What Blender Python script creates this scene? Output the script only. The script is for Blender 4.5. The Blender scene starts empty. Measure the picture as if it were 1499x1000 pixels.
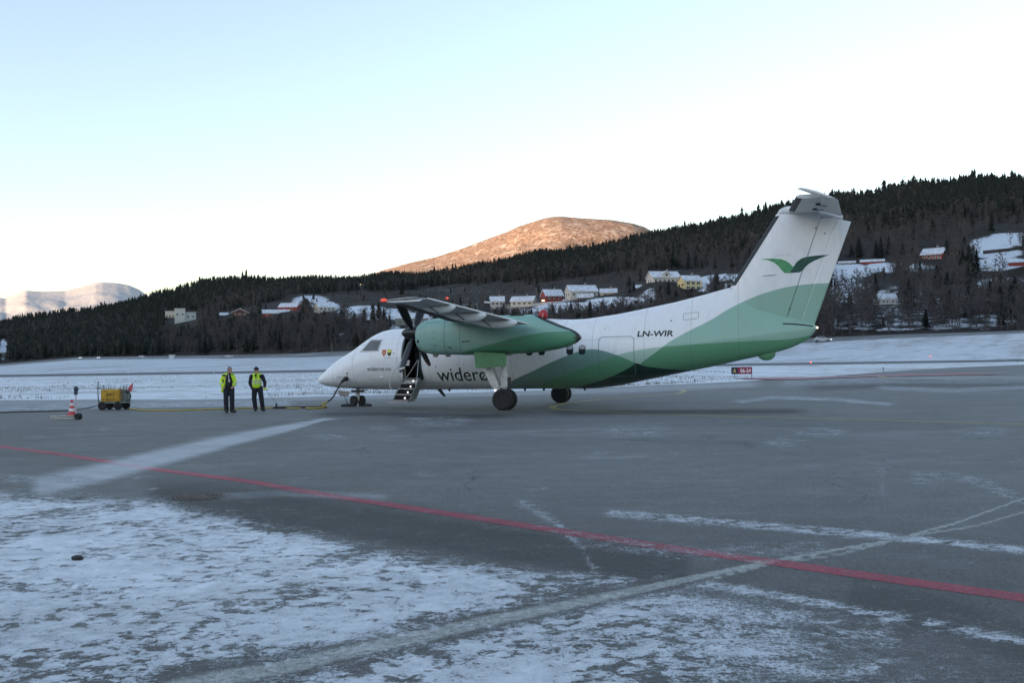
import bpy, bmesh, math, random
import numpy as np
from mathutils import Vector, Matrix
R = math.radians
random.seed(7); rng = np.random.default_rng(7)
SC = bpy.context.scene; COL = SC.collection

# ---------------------------------------------------------------- camera, sky, sun, exposure
F, H, HY, ROLL = 1523.0, 1.57, 538.6, 0.0131
PITCH = math.atan((HY-500)/F)
cam = bpy.data.objects.new('camera', bpy.data.cameras.new('camera')); COL.objects.link(cam); SC.camera = cam
cam.data.sensor_fit = 'HORIZONTAL'; cam.data.sensor_width = 36; cam.data.lens = F*36/1499
cam.data.clip_start = 0.1; cam.data.clip_end = 40000
_fw = Vector((0, math.cos(PITCH), math.sin(PITCH))); _up = Vector((0, -math.sin(PITCH), math.cos(PITCH))); _rt = Vector((1, 0, 0))
_r2 = _rt*math.cos(ROLL)-_up*math.sin(ROLL); _u2 = _up*math.cos(ROLL)+_rt*math.sin(ROLL)
m = Matrix((( _r2.x,_u2.x,-_fw.x,0),(_r2.y,_u2.y,-_fw.y,0),(_r2.z,_u2.z,-_fw.z,0),(0,0,0,1)))
m.translation = (0, 0, H); cam.matrix_world = m

SUN_EL, SUN_AZ = R(4.5), math.atan2(-0.80, -0.60)      # direction to the sun: behind and to the left of the camera
w = bpy.data.worlds.new('World'); SC.world = w; w.use_nodes = True
nt = w.node_tree; bg = nt.nodes['Background']
sky = nt.nodes.new('ShaderNodeTexSky'); sky.sky_type = 'NISHITA'; sky.sun_disc = False
sky.sun_elevation = SUN_EL; sky.sun_rotation = SUN_AZ
sky.altitude = 0; sky.air_density = 1.0; sky.dust_density = .5; sky.ozone_density = 1.6
tn = nt.nodes.new('ShaderNodeMix'); tn.data_type = 'RGBA'; tn.blend_type = 'MULTIPLY'; tn.inputs[0].default_value = 1; tn.inputs[7].default_value = (.985, .948, .995, 1)
hs = nt.nodes.new('ShaderNodeHueSaturation'); hs.inputs['Saturation'].default_value = .78
nt.links.new(sky.outputs[0], hs.inputs['Color']); nt.links.new(hs.outputs[0], tn.inputs[6]); nt.links.new(tn.outputs[2], bg.inputs[0]); bg.inputs[1].default_value = 0.15
sun = bpy.data.objects.new('sun', bpy.data.lights.new('sun', 'SUN')); COL.objects.link(sun)
sun.data.energy = 2.0; sun.data.angle = R(0.5); sun.data.color = (1.0, 0.68, 0.44)
_sd = Vector((math.sin(SUN_AZ)*math.cos(SUN_EL), math.cos(SUN_AZ)*math.cos(SUN_EL), math.sin(SUN_EL)))
sun.rotation_euler = _sd.to_track_quat('Z', 'Y').to_euler()
SC.view_settings.view_transform = 'Standard'; SC.view_settings.look = 'None'
SC.view_settings.exposure = 2.1; SC.view_settings.gamma = 1

# ---------------------------------------------------------------- pixel <-> place
def ray(u, v):
    du, dv = u-749.5, v-500.0
    c, s = math.cos(ROLL), math.sin(ROLL)
    U = du*c-dv*s; V = du*s+dv*c
    return U/F, math.cos(PITCH)+V/F*math.sin(PITCH), math.sin(PITCH)-V/F*math.cos(PITCH)
def PD(u, v, D):
    x, y, z = ray(u, v); return np.stack(np.broadcast_arrays(x/y*D, D*1.0, H+z/y*D), -1)
def gnd(u, v, z=0.0):
    x, y, zz = ray(u, v); t = (z-H)/zz; return Vector((t*x, t*y, z))
def to_px(P):
    P = np.asarray(P); X, Y, Z = P[...,0], P[...,1], P[...,2]-H
    yc = Y*math.cos(PITCH)+Z*math.sin(PITCH); zc = -Y*math.sin(PITCH)+Z*math.cos(PITCH)
    U = F*X/yc; V = -F*zc/yc; c, s = math.cos(ROLL), math.sin(ROLL)
    return 749.5+U*c+V*s, 500-U*s+V*c
def vhor(u): return 538.6-(u-749.5)*0.0131

# ---------------------------------------------------------------- materials
def nn(nt, t, **k):
    n = nt.nodes.new(t)
    for a, b in k.items(): setattr(n, a, b)
    return n
def mathn(nt, op, a, b=None, c=None, clamp=False):
    n = nt.nodes.new('ShaderNodeMath'); n.operation = op; n.use_clamp = clamp
    for i, x in enumerate((a, b, c)):
        if x is None: continue
        if isinstance(x, (int, float)): n.inputs[i].default_value = x
        else: nt.links.new(x, n.inputs[i])
    return n.outputs[0]
def mixc(nt, f, a, b):
    n = nt.nodes.new('ShaderNodeMix'); n.data_type = 'RGBA'
    for i, x in ((0, f), (6, a), (7, b)):
        if isinstance(x, (int, float)): n.inputs[i].default_value = x
        elif isinstance(x, tuple): n.inputs[i].default_value = (*x, 1) if len(x) == 3 else x
        else: nt.links.new(x, n.inputs[i])
    return n.outputs[2]
def noise(nt, vec, scale, detail=4, rough=0.6, dist=0.0):
    n = nt.nodes.new('ShaderNodeTexNoise'); n.inputs['Scale'].default_value = scale; n.inputs['Detail'].default_value = detail
    n.inputs['Roughness'].default_value = rough; n.inputs['Distortion'].default_value = dist
    if vec is not None: nt.links.new(vec, n.inputs['Vector'])
    return n.outputs['Fac']
def sstep(nt, x, lo, hi):
    n = nt.nodes.new('ShaderNodeMapRange'); n.interpolation_type = 'SMOOTHSTEP'; n.clamp = True
    nt.links.new(x, n.inputs[0]); n.inputs[1].default_value = lo; n.inputs[2].default_value = hi
    return n.outputs[0]
MATS = {}
def new_mat(name):
    m = bpy.data.materials.new(name); m.use_nodes = True; m.cycles.emission_sampling = 'AUTO'
    return m, m.node_tree, m.node_tree.nodes['Principled BSDF']
def mat(name, col=(.5,.5,.5), rough=.6, metal=0, var=.15, scale=8, emit=0, spec=.5, coord='Object'):
    if name in MATS: return MATS[name]
    m, nt, b = new_mat(name)
    tc = nn(nt, 'ShaderNodeTexCoord')
    f = noise(nt, tc.outputs[coord], scale, 5)
    f = sstep(nt, f, .3, .7)
    lo = tuple(c*(1-var) for c in col); hi = tuple(min(1, c*(1+var)) for c in col)
    nt.links.new(mixc(nt, f, lo, hi), b.inputs['Base Color'])
    b.inputs['Roughness'].default_value = rough; b.inputs['Metallic'].default_value = metal
    b.inputs['Specular IOR Level'].default_value = spec
    if emit:
        b.inputs['Emission Color'].default_value = (*col, 1); b.inputs['Emission Strength'].default_value = emit
    MATS[name] = m; return m

# ---------------------------------------------------------------- mesh helpers
class MB:
    def __init__(s): s.v = []; s.f = []; s.m = []; s.sm = []
    def add(s, vs, fs, mi=0, smooth=False):
        o = len(s.v); s.v += [tuple(v) for v in vs]
        for f in fs: s.f.append([i+o for i in f]); s.m.append(mi); s.sm.append(smooth)
        return s
    def box(s, a, b, mi=0, M=None):
        x0,y0,z0 = a; x1,y1,z1 = b
        vs = [Vector(p) for p in ((x0,y0,z0),(x1,y0,z0),(x1,y1,z0),(x0,y1,z0),(x0,y0,z1),(x1,y0,z1),(x1,y1,z1),(x0,y1,z1))]
        if M is not None: vs = [M @ v for v in vs]
        return s.add(vs, [(0,3,2,1),(4,5,6,7),(0,1,5,4),(1,2,6,5),(2,3,7,6),(3,0,4,7)], mi)
    def bbox(s, a, b, bev, mi=0):            # box with chamfered vertical and horizontal edges
        x0,y0,z0 = a; x1,y1,z1 = b
        rings = []
        for z, i in ((z0, bev), (z0+bev, 0), (z1-bev, 0), (z1, bev)):
            X0,X1,Y0,Y1 = x0+i,x1-i,y0+i,y1-i; c = bev
            rings.append([(X0+c,Y0,z),(X1-c,Y0,z),(X1,Y0+c,z),(X1,Y1-c,z),(X1-c,Y1,z),(X0+c,Y1,z),(X0,Y1-c,z),(X0,Y0+c,z)])
        return s.loft(rings, mi)
    def loft(s, rings, mi=0, smooth=False, cap=True, closed=True):
        n = len(rings[0]); vs = [p for r in rings for p in r]; fs = []
        for i in range(len(rings)-1):
            for j in range(n if closed else n-1):
                k = (j+1) % n; fs.append((i*n+j, i*n+k, (i+1)*n+k, (i+1)*n+j))
        s.add(vs, fs, mi, smooth)
        if cap:
            s.add(rings[0], [tuple(range(n))[::-1]], mi); s.add(rings[-1], [tuple(range(n))], mi)
        return s
    def tube(s, pts, r, n=8, mi=0, smooth=True, flat=1.0):
        pts = [Vector(p) for p in pts]; rs = r if isinstance(r, (list, tuple)) else [r]*len(pts)
        rings = []; prev = None
        for i, p in enumerate(pts):
            t = (pts[min(i+1, len(pts)-1)]-pts[max(i-1, 0)]).normalized()
            a = Vector((0,0,1)) if abs(t.z) < .95 else Vector((1,0,0))
            if prev is not None: a = prev
            x = (a-t*a.dot(t)).normalized(); y = t.cross(x); prev = x
            rings.append([p+(x*math.cos(2*math.pi*k/n)*flat+y*math.sin(2*math.pi*k/n))*rs[i] for k in range(n)])
        return s.loft(rings, mi, smooth)
    def lathe(s, prof, n=24, mi=0, M=None, smooth=True):    # prof: (r, h) about local Z
        rings = [[Vector((r*math.cos(2*math.pi*k/n), r*math.sin(2*math.pi*k/n), h)) for k in range(n)] for r, h in prof]
        if M is not None: rings = [[M @ p for p in r] for r in rings]
        return s.loft(rings, mi, smooth)
    def ball(s, c, r, n=12, mi=0, sc=(1,1,1)):
        rings = []
        for i in range(n//2+1):
            a = -math.pi/2+math.pi*(i+.02)/(n//2+.04)
            rings.append([(c[0]+r*sc[0]*math.cos(a)*math.cos(2*math.pi*k/n), c[1]+r*sc[1]*math.cos(a)*math.sin(2*math.pi*k/n), c[2]+r*sc[2]*math.sin(a)) for k in range(n)])
        return s.loft(rings, mi, True)
    def build(s, name, mats, parent=None, bevel=0):
        me = bpy.data.meshes.new(name); me.from_pydata(s.v, [], s.f)
        for m in (mats if isinstance(mats, (list, tuple)) else [mats]): me.materials.append(m)
        me.polygons.foreach_set('material_index', s.m); me.polygons.foreach_set('use_smooth', s.sm); me.update()
        o = bpy.data.objects.new(name, me); COL.objects.link(o)
        if parent is not None: o.parent = parent
        if bevel:
            b = o.modifiers.new('bevel', 'BEVEL'); b.width = bevel; b.segments = 2; b.limit_method = 'ANGLE'
        return o
def tag(o, label=None, cat=None, group=None, kind=None):
    for k, x in (('label', label), ('category', cat), ('group', group), ('kind', kind)):
        if x: o[k] = x
    return o
def empty(name, loc, rz=0, label=None, cat=None, group=None):
    o = bpy.data.objects.new(name, None); COL.objects.link(o); o.location = loc; o.rotation_euler = (0,0,rz); o.empty_display_size = .3
    return tag(o, label, cat, group)
def copy_tree(o, parent=None):
    c = o.copy(); COL.objects.link(c)
    if parent is not None: c.parent = parent
    for ch in list(o.children): copy_tree(ch, c)
    return c
def fast_mesh(name, V, T, mat_, attrs=None, smooth=False):
    V = np.asarray(V, np.float32); T = np.asarray(T, np.int32); k = T.shape[1]
    me = bpy.data.meshes.new(name)
    me.vertices.add(len(V)); me.vertices.foreach_set('co', V.ravel())
    me.loops.add(T.size); me.loops.foreach_set('vertex_index', T.ravel())
    me.polygons.add(len(T)); me.polygons.foreach_set('loop_start', np.arange(0, T.size, k, dtype=np.int32))
    me.polygons.foreach_set('loop_total', np.full(len(T), k, np.int32))
    if smooth: me.polygons.foreach_set('use_smooth', np.ones(len(T), bool))
    me.update(calc_edges=True)
    for an, (ty, arr) in (attrs or {}).items():
        a = me.attributes.new(an, ty, 'POINT')
        a.data.foreach_set('vector' if ty == 'FLOAT_VECTOR' else 'value', np.asarray(arr, np.float32).ravel())
    me.materials.append(mat_)
    o = bpy.data.objects.new(name, me); COL.objects.link(o); return o

# ================================================================= THE LAND
# every column of the land is a profile over distance; the heights come from where each line of the land stands over the horizon
US = np.concatenate([np.linspace(-1500, -60, 30), np.arange(-50, 1552, 6.0), np.linspace(1560, 3000, 30)])
def I(u, pts): p = np.array(pts, float); return np.interp(u, p[:,0], p[:,1])
def apron_edge(u):  v = I(u, [(-1500,612),(-300,592),(0,586),(300,585),(500,580),(700,575),(900,567),(1040,561),(1200,552),(1300,544),(1400,538),(1499,534),(1800,527),(3000,511.5)]); return v
def apron_D(u):     return I(u, [(-1500,60),(0,63.6),(300,59),(500,62),(700,66),(900,77),(1040,90),(1200,115),(1300,135),(1499,165),(3000,180)])
def rw_near(u):     return np.maximum(552.5-.0153*u, 0)
def rw_far(u):      return 548.8-.0151*u
def rw_D(u):        return I(u, [(-1500,420),(0,330),(500,260),(1000,205),(1499,195),(3000,195)])
def field_v(u):     return I(u, [(-1500,545),(0,536),(60,531),(110,527),(200,526),(330,525),(440,523.5),(500,522),(1190,502),(1300,496),(1400,492),(1499,488),(3000,470)])
def field_D(u):     return I(u, [(-1500,760),(0,700),(330,600),(500,520),(800,380),(1200,265),(1499,240),(3000,230)])
def road_v(u):      return field_v(u)-I(u, [(0,3),(200,4),(440,6),(520,8),(1190,7),(1499,4)])
def road_D(u):      return field_D(u)*1.07
def terr_v(u):      return I(u, [(-1500,505),(0,498),(250,474),(330,466),(400,461),(480,457),(560,462),(600,470),(660,462),(740,449),(800,440),(860,436),(905,433),(960,417),(1020,423),(1080,416),(1200,402),(1290,400),(1350,398),(1430,402),(1499,400),(3000,380)])
def terr_D(u):      return I(u, [(-1500,1100),(0,1050),(250,950),(400,760),(600,640),(760,600),(1000,500),(1200,450),(1499,420),(3000,400)])
SKY = [(-1500,500),(-300,478),(0,465),(60,454),(91,451),(149,444),(180,437),(208,429),(256,417),(293,407),(357,400),(400,404),(433,402),(497,402),(519,404),(540,398),(572,393),(620,395),(636,391),(668,388),(695,380),(720,377),(747,372),(773,364),(811,364),(829,360),(867,355),(880,353),(907,345),(947,338),(981,330),(1013,328),(1051,317),(1093,309),(1120,302),(1142,294),(1209,283),(1228,277),(1279,278),(1298,271),(1334,262),(1388,260),(1430,255),(1499,257),(1700,245),(3000,250)]
def ridge_D(u):     return I(u, [(-1500,2600),(0,2400),(400,1850),(700,1650),(1000,1450),(1200,1250),(1499,1050),(3000,1000)])
def ridge_v(u):     return I(u, SKY)+9+I(u, [(0,-1),(520,0),(560,3),(760,3),(800,1),(1499,4)])
def knot(k, u):
    return [(apron_edge(u), apron_D(u)), (rw_near(u), rw_D(u)), (rw_far(u), rw_D(u)*1.12), (field_v(u), field_D(u)), (road_v(u), road_D(u)),
            (terr_v(u), terr_D(u)), (ridge_v(u), ridge_D(u))][k]
def land_z(u, D):
    """height of the land in column u (any pixel column) at distance D; vectorised"""
    u = np.asarray(u, float); D = np.asarray(D, float)
    Ds = np.stack([knot(k, u)[1] for k in range(7)]); Zs = np.stack([PD(u, *knot(k, u))[..., 2] for k in range(7)])
    t = np.clip((D-60)/np.maximum(Ds[0]-60, 8), 0, 1); z = np.where(D < Ds[0], Zs[0]*t*t, 0)
    for k in range(6):
        a = (D-Ds[k])/(Ds[k+1]-Ds[k]); ins = (a >= 0) & (a <= 1)
        z = np.where(ins, Zs[k]+(Zs[k+1]-Zs[k])*a, z)
    z = np.where(D > Ds[6], Zs[6]-(D-Ds[6])*.25, z)
    return z
def land_at(u, v):
    """where the sight line through a pixel meets the land beyond the apron (scalar)"""
    Ds = np.linspace(float(rw_D(u)), float(ridge_D(u)), 900); P = PD(u, v, Ds); d = P[:,2]-land_z(np.full(900, float(u)), Ds)
    i = np.argmax(d <= 0) if (d <= 0).any() else 899
    return Vector(P[i])
def seg(name, rows, mat_, attrs=None, kind='structure', smooth=True):
    """rows: list of (D array over US); builds one sheet"""
    V = []
    for D in rows:
        z = land_z(US, D); x = ray(US, vhor(US)); V.append(np.stack([x[0]/x[1]*D, D, z], -1))
    V = np.array(V); nr, nc = V.shape[:2]
    if name in ('hillside',):
        n1 = np.sin(V[...,0]*.031+V[...,1]*.017)*np.sin(V[...,1]*.043+1)*1.2
        ramp = np.minimum(np.arange(nr)/6, 1)*np.minimum((nr-1-np.arange(nr))/6, 1); V[...,2] += n1*ramp[:,None]*1.5
    i, j = np.meshgrid(np.arange(nr-1), np.arange(nc-1), indexing='ij'); a = (i*nc+j).ravel()
    T = np.stack([a, a+1, a+nc+1, a+nc], -1); P = V.reshape(-1, 3)
    u, v = to_px(P)
    o = fast_mesh(name, P, T, mat_, attrs(u, v) if attrs else None, smooth)
    return tag(o, kind=kind)
def clamp01(x): return np.clip(x, 0, 1)
def band(u, v, pts, hw, soft=1.0):
    y = I(u, pts); h = I(u, hw) if isinstance(hw, list) else hw
    x0, x1 = pts[0][0], pts[-1][0]
    e = clamp01((u-x0)/30+1)*clamp01((x1-u)/30+1)
    return clamp01((1-np.abs(v-y)/h)*1.6)*e
def paint(u, v):
    """how much snow, frost, gritty tyre track and darkened asphalt (damp and painted foreground shade) lies where on the apron"""
    yb = I(u, [(-400,700),(0,718),(130,726),(230,732),(290,748),(350,756),(420,775),(520,795),(600,812),(690,826),(760,842),(860,852),(950,850),(1010,862),(1100,872),(1200,885),(1350,915),(1500,955),(2000,1000)])
    base = I(u, [(-400,.68),(0,.72),(200,.76),(600,.75),(850,.70),(1000,.62),(1150,.54),(1290,.45),(1360,.33),(1500,.28),(2000,.25)])
    snow = clamp01((v-yb)/40+.55)*base*clamp01((v-yb+40)/30)
    snow = snow+.10*(snow > .5)*clamp01((900-v)/60)*clamp01((700-u)/200)
    snow = snow-clamp01((v-930)/120)*.10*(u < 500)-band(u, v, [(0,775),(120,770)], 20)*.12
    snow = np.maximum(snow, band(u, v, [(895,752),(1000,760),(1100,769),(1300,786),(1520,808)], 11)*.57)
    snow = np.maximum(snow, band(u, v, [(960,848),(1100,866),(1200,884),(1350,912),(1520,944)], 13)*.55)
    snow = np.maximum(snow, band(u, v, [(640,833),(800,852),(930,862)], 26)*.60)
    snow = np.maximum(snow, band(u, v, [(860,792),(1000,812),(1200,800)], 20)*.42)
    snow = np.maximum(snow, band(u, v, [(765,738),(810,762),(850,800),(868,835)], 14)*.50)
    snow = np.maximum(snow, band(u, v, [(1340,700),(1420,700),(1520,742)], 16)*.44)
    snow = np.maximum(snow, band(u, v, [(1085,588),(1130,582),(1220,585),(1300,592)], 5)*.55)
    snow = np.maximum(snow, band(u, v, [(1150,560),(1300,556),(1520,556)], 12)*.47)
    snow = np.maximum(snow, band(u, v, [(1290,568),(1400,572),(1520,566)], 6)*.5)
    snow = np.maximum(snow, band(u, v, [(-200,600),(0,598),(200,594),(420,590)], 8)*.56)
    snow = np.maximum(snow, band(u, v, [(0,700),(60,703),(130,700)], 12)*.5)
    for x, y, hx in ((50,640,26),(105,638,24),(155,629,14),(200,700,10),(222,716,14),(480,640,40),(640,617,70),(930,632,80),(880,663,20),(985,664,14),(620,695,30),(790,715,20),(1290,690,12),(1200,633,60),(1440,632,60),(560,627,30),(1150,648,50)):
        snow = np.maximum(snow, clamp01(1.3-((u-x)/hx)**2-((v-y)/max(3, hx*.16))**2)*.43)
    snow = np.maximum(snow, .17)
    frost = band(u, v, [(60,712),(150,692),(230,671),(300,654),(350,642),(420,627),(476,614)], [(60,24),(230,19),(300,17),(350,13),(420,9),(476,3)])*.85
    frost = np.maximum(frost, band(u, v, [(330,728),(420,722),(560,728)], 10)*.4)
    frost = np.maximum(frost, band(u, v, [(560,640),(800,634),(1100,630),(1499,640)], 12)*.28)
    frost = np.maximum(frost, band(u, v, [(-100,590),(200,590),(480,582),(900,572),(1100,563)], 7)*.55)
    frost = np.maximum(frost, clamp01(1-np.abs(u-855-.1*(v-700))/26)*clamp01((v-680)/40)*clamp01((830-v)/60)*.0)
    for x, y, rx, ry in ((520,660,200,16),(900,690,260,18),(1200,655,200,12),(700,715,160,14),(1150,720,180,16),(330,640,120,10),(150,650,120,8),(1380,680,120,14)):
        frost = np.maximum(frost, clamp01(1-((u-x)/rx)**2-((v-y)/ry)**2)*.20)
    frost = np.maximum(frost, clamp01(1-np.abs(u-1292)/16)*clamp01((v-676)/12)*clamp01((750-v)/30)*.35)
    tr = [(200,1022),(290,1000),(400,981),(500,957),(600,936),(700,913),(850,882),(1000,850),(1130,822),(1220,806),(1300,792),(1400,766),(1520,722)]
    hw = [(200,20),(400,16),(700,13),(900,9),(1000,7),(1130,4),(1300,2.6),(1520,2.2)]
    sand = band(u, v, tr, hw)
    tr2 = [(1000,862),(1060,844),(1130,826),(1230,812),(1330,786),(1430,770),(1520,744)]
    sand = np.maximum(sand, band(u, v, tr2, 2.8)*.8)
    sand = np.maximum(sand, band(u, v, [(960,862),(1060,838),(1180,812),(1280,800)], 2.5)*.6)
    edge = band(u, v, tr, [(200,44),(400,34),(700,27),(900,18),(1000,13),(1130,7),(1300,4)])
    snow = snow-np.where((u < 1060) & (sand < .8), edge*.33, 0)
    for pts in ([(-80,905),(100,900),(260,880),(400,862),(540,838)], [(-80,930),(120,925),(300,900)]):
        sand = np.maximum(sand, band(u, v, pts, 18)*.5)
    wet_shade = clamp01(band(u, v, [(230,735),(350,742),(500,760),(700,790),(900,822),(1000,835)], 48)*.85)
    wet_shade = np.maximum(wet_shade, band(u, v, [(1250,880),(1380,905),(1520,950)], 60)*.75)
    wet_shade = np.maximum(wet_shade, band(u, v, [(830,605),(950,604),(1080,602.5),(1160,602)], 5)*.9)  # thin dark stripes on the ground beneath the aircraft, here and next line
    wet_shade = np.maximum(wet_shade, band(u, v, [(480,607),(560,606),(640,610),(730,609)], 4.5)*.8)
    wet_shade = np.maximum(wet_shade, band(u, v, [(1200,566),(1350,562),(1520,560)], 8)*.8)
    wet_shade = np.maximum(wet_shade, clamp01((v-690)/160)*.42)  # painted foreground dimming: asphalt darkens toward the camera like view-angle and vignette falloff
    out = {'snow': ('FLOAT', snow), 'frost': ('FLOAT', frost), 'sand': ('FLOAT', sand), 'wet_shade': ('FLOAT', wet_shade)}
    return out
def attr(nt, n): a = nn(nt, 'ShaderNodeAttribute', attribute_name=n); return a.outputs['Fac']
def ground_mat(name, col, thin=0.0, wear=0.0):
    m, nt, b = new_mat(name); g = nn(nt, 'ShaderNodeNewGeometry'); P = g.outputs['Position']
    def mm_(a, c): return mathn(nt, 'MULTIPLY', a, c)
    def ad(a, c): return mathn(nt, 'ADD', a, c)
    mp = nn(nt, 'ShaderNodeMapping'); nt.links.new(P, mp.inputs[0]); mp.inputs['Rotation'].default_value = (0, 0, R(47)); mp2 = nn(nt, 'ShaderNodeMapping'); nt.links.new(mp.outputs[0], mp2.inputs[0]); mp2.inputs['Scale'].default_value = (.16, 1, 1)
    SW = mp2.outputs[0]                                   # swept direction: along the red line
    mp3 = nn(nt, 'ShaderNodeMapping'); nt.links.new(P, mp3.inputs[0]); mp3.inputs['Rotation'].default_value = (0, 0, R(-8)); mp3.inputs['Scale'].default_value = (.3, 1, 1)
    fine = noise(nt, P, 38, 3, .8); grit = noise(nt, P, 120, 2, .7); mid = noise(nt, P, 1.7, 6, .65); big = noise(nt, P, .13, 5, .6, .6); swp = noise(nt, SW, 1.1, 7, .7); far_s = noise(nt, mp3.outputs[0], .8, 7, .72)
    spk = sstep(nt, ad(mm_(noise(nt, P, 24, 4, .85), .5), mm_(grit, .5)), .40, .60)
    base = mixc(nt, spk, tuple(c*.42 for c in col), tuple(c*1.55 for c in col))
    if wear: base = mixc(nt, mm_(sstep(nt, ad(mm_(grit, .5), mm_(noise(nt, P, 9, 6, .8), .5)), .50, .60), wear), base, tuple(c*1.1 for c in (.12,.12,.117)))
    base = mixc(nt, mm_(sstep(nt, mid, .42, .72), .4), base, tuple(c*1.45 for c in col))
    base = mixc(nt, mm_(sstep(nt, big, .42, .66), .50), base, tuple(c*.62 for c in col))
    base = mixc(nt, mm_(sstep(nt, swp, .52, .72), .35), base, tuple(c*.65 for c in col))
    stain = sstep(nt, noise(nt, P, .55, 6, .7, 1.2), .62, .76); base = mixc(nt, mm_(stain, .45), base, tuple(c*.45 for c in col))
    vo = nn(nt, 'ShaderNodeTexVoronoi', feature='DISTANCE_TO_EDGE'); wp = nn(nt, 'ShaderNodeVectorMath', operation='ADD'); sc_ = nn(nt, 'ShaderNodeVectorMath', operation='SCALE'); nz = nn(nt, 'ShaderNodeTexNoise'); nz.inputs['Scale'].default_value = .8; nz.inputs['Detail'].default_value = 5
    nt.links.new(P, nz.inputs['Vector']); nt.links.new(nz.outputs['Color'], sc_.inputs[0]); sc_.inputs['Scale'].default_value = 1.6; nt.links.new(P, wp.inputs[0]); nt.links.new(sc_.outputs[0], wp.inputs[1]); nt.links.new(wp.outputs[0], vo.inputs['Vector']); vo.inputs['Scale'].default_value = .17
    crack = mm_(sstep(nt, vo.outputs['Distance'], .006, .0015), sstep(nt, noise(nt, P, .25, 3), .45, .6)); base = mixc(nt, mm_(crack, .75), base, (.02,.022,.024))
    base = mixc(nt, mm_(attr(nt, 'wet_shade'), .78), base, tuple(c*.24 for c in col))
    # rime lying on the stones of the asphalt
    rime = mm_(sstep(nt, ad(mm_(grit, .5), mm_(noise(nt, P, 55, 4, .8), .5)), .50, .64), mathn(nt, 'MULTIPLY_ADD', attr(nt, 'wet_shade'), -.8, .9))
    base = mixc(nt, mm_(mm_(rime, sstep(nt, ad(mm_(mid, .5), mm_(far_s, .5)), .38, .64)), .34), base, (.60,.63,.66))
    # snow cover: broken into flakes and grains where it thins out
    n1 = noise(nt, P, 5.5, 8, .74, .5); n2 = noise(nt, P, 1.5, 5, .62, .9)
    cov = ad(ad(mm_(n1, .78), mm_(n2, .36)), mm_(swp, .30)); cov = mathn(nt, 'SUBTRACT', cov, .72)
    flk = sstep(nt, ad(mm_(noise(nt, P, 6.5, 6, .72, .3), .66), mm_(noise(nt, P, 1.1, 4, .6, .5), .40)), .54, .60)
    cov = mathn(nt, 'SUBTRACT', ad(mm_(cov, 1.25), attr(nt, 'snow')), mm_(flk, .40))
    gran = mm_(mathn(nt, 'SUBTRACT', ad(mm_(ad(grit, fine), .33), mm_(noise(nt, P, 19, 5, .85), .34)), .5), 1.9)
    fsnow = sstep(nt, ad(cov, gran), .40, .62)
    thick = sstep(nt, cov, .60, 1.0)
    dust = mm_(sstep(nt, ad(cov, mm_(gran, 1.4)), .26, .66), .45)
    fr = ad(attr(nt, 'frost'), mm_(mathn(nt, 'SUBTRACT', ad(mm_(far_s, .5), mm_(noise(nt, SW, 3.0, 6, .75), .5)), .5), 1.5))
    ff = mm_(sstep(nt, ad(fr, mm_(gran, 1.6)), .15, 1.15), mathn(nt, 'MINIMUM', mm_(attr(nt, 'frost'), 3.0), 1.0))
    fs2 = mm_(sstep(nt, ad(mm_(far_s, 1.0), mm_(gran, .55)), .60, .76), .50)      # faint drifted streaks all over
    col1 = mixc(nt, mathn(nt, 'MAXIMUM', mathn(nt, 'MAXIMUM', mm_(ff, .85), dust), fs2), base, (.56,.60,.64))
    sc = mixc(nt, sstep(nt, noise(nt, P, 8, 7, .75), .3, .7), (.48,.525,.57), (.68,.73,.785)); sc = mixc(nt, thick, sc, (.78,.83,.88))
    sc = mixc(nt, mm_(sstep(nt, noise(nt, P, .7, 6, .7, 1), .5, .72), .35), sc, (.36,.385,.40))
    col2 = mixc(nt, mathn(nt, 'MULTIPLY', fsnow, 1.0-thin), col1, sc)
    sm = sstep(nt, ad(attr(nt, 'sand'), ad(mm_(mathn(nt, 'SUBTRACT', noise(nt, P, 7, 7, .78), .5), 1.3), mm_(gran, .8))), .30, .95)
    sandc = mixc(nt, sstep(nt, ad(mm_(noise(nt, P, 20, 5, .75), .6), mm_(grit, .4)), .36, .64), (.20,.215,.205), (.62,.655,.63))
    col3 = mixc(nt, mathn(nt, 'MULTIPLY', sm, .80), col2, sandc)
    nt.links.new(col3, b.inputs['Base Color'])
    rr = ad(ad(mm_(fine, .2), .56), mm_(attr(nt, 'wet_shade'), .12)); rr = ad(rr, mm_(fsnow, .25)); nt.links.new(rr, b.inputs['Roughness'])
    b.inputs['Specular IOR Level'].default_value = .22
    bp = nn(nt, 'ShaderNodeBump'); bp.inputs['Strength'].default_value = .8; bp.inputs['Distance'].default_value = .016
    nt.links.new(ad(mm_(ad(fine, grit), .45), mm_(ad(fsnow, thick), .9)), bp.inputs['Height']); nt.links.new(bp.outputs[0], b.inputs['Normal'])
    return m
ASPH = (.136,.140,.137)
M_apron = ground_mat('asphalt', ASPH)
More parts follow.
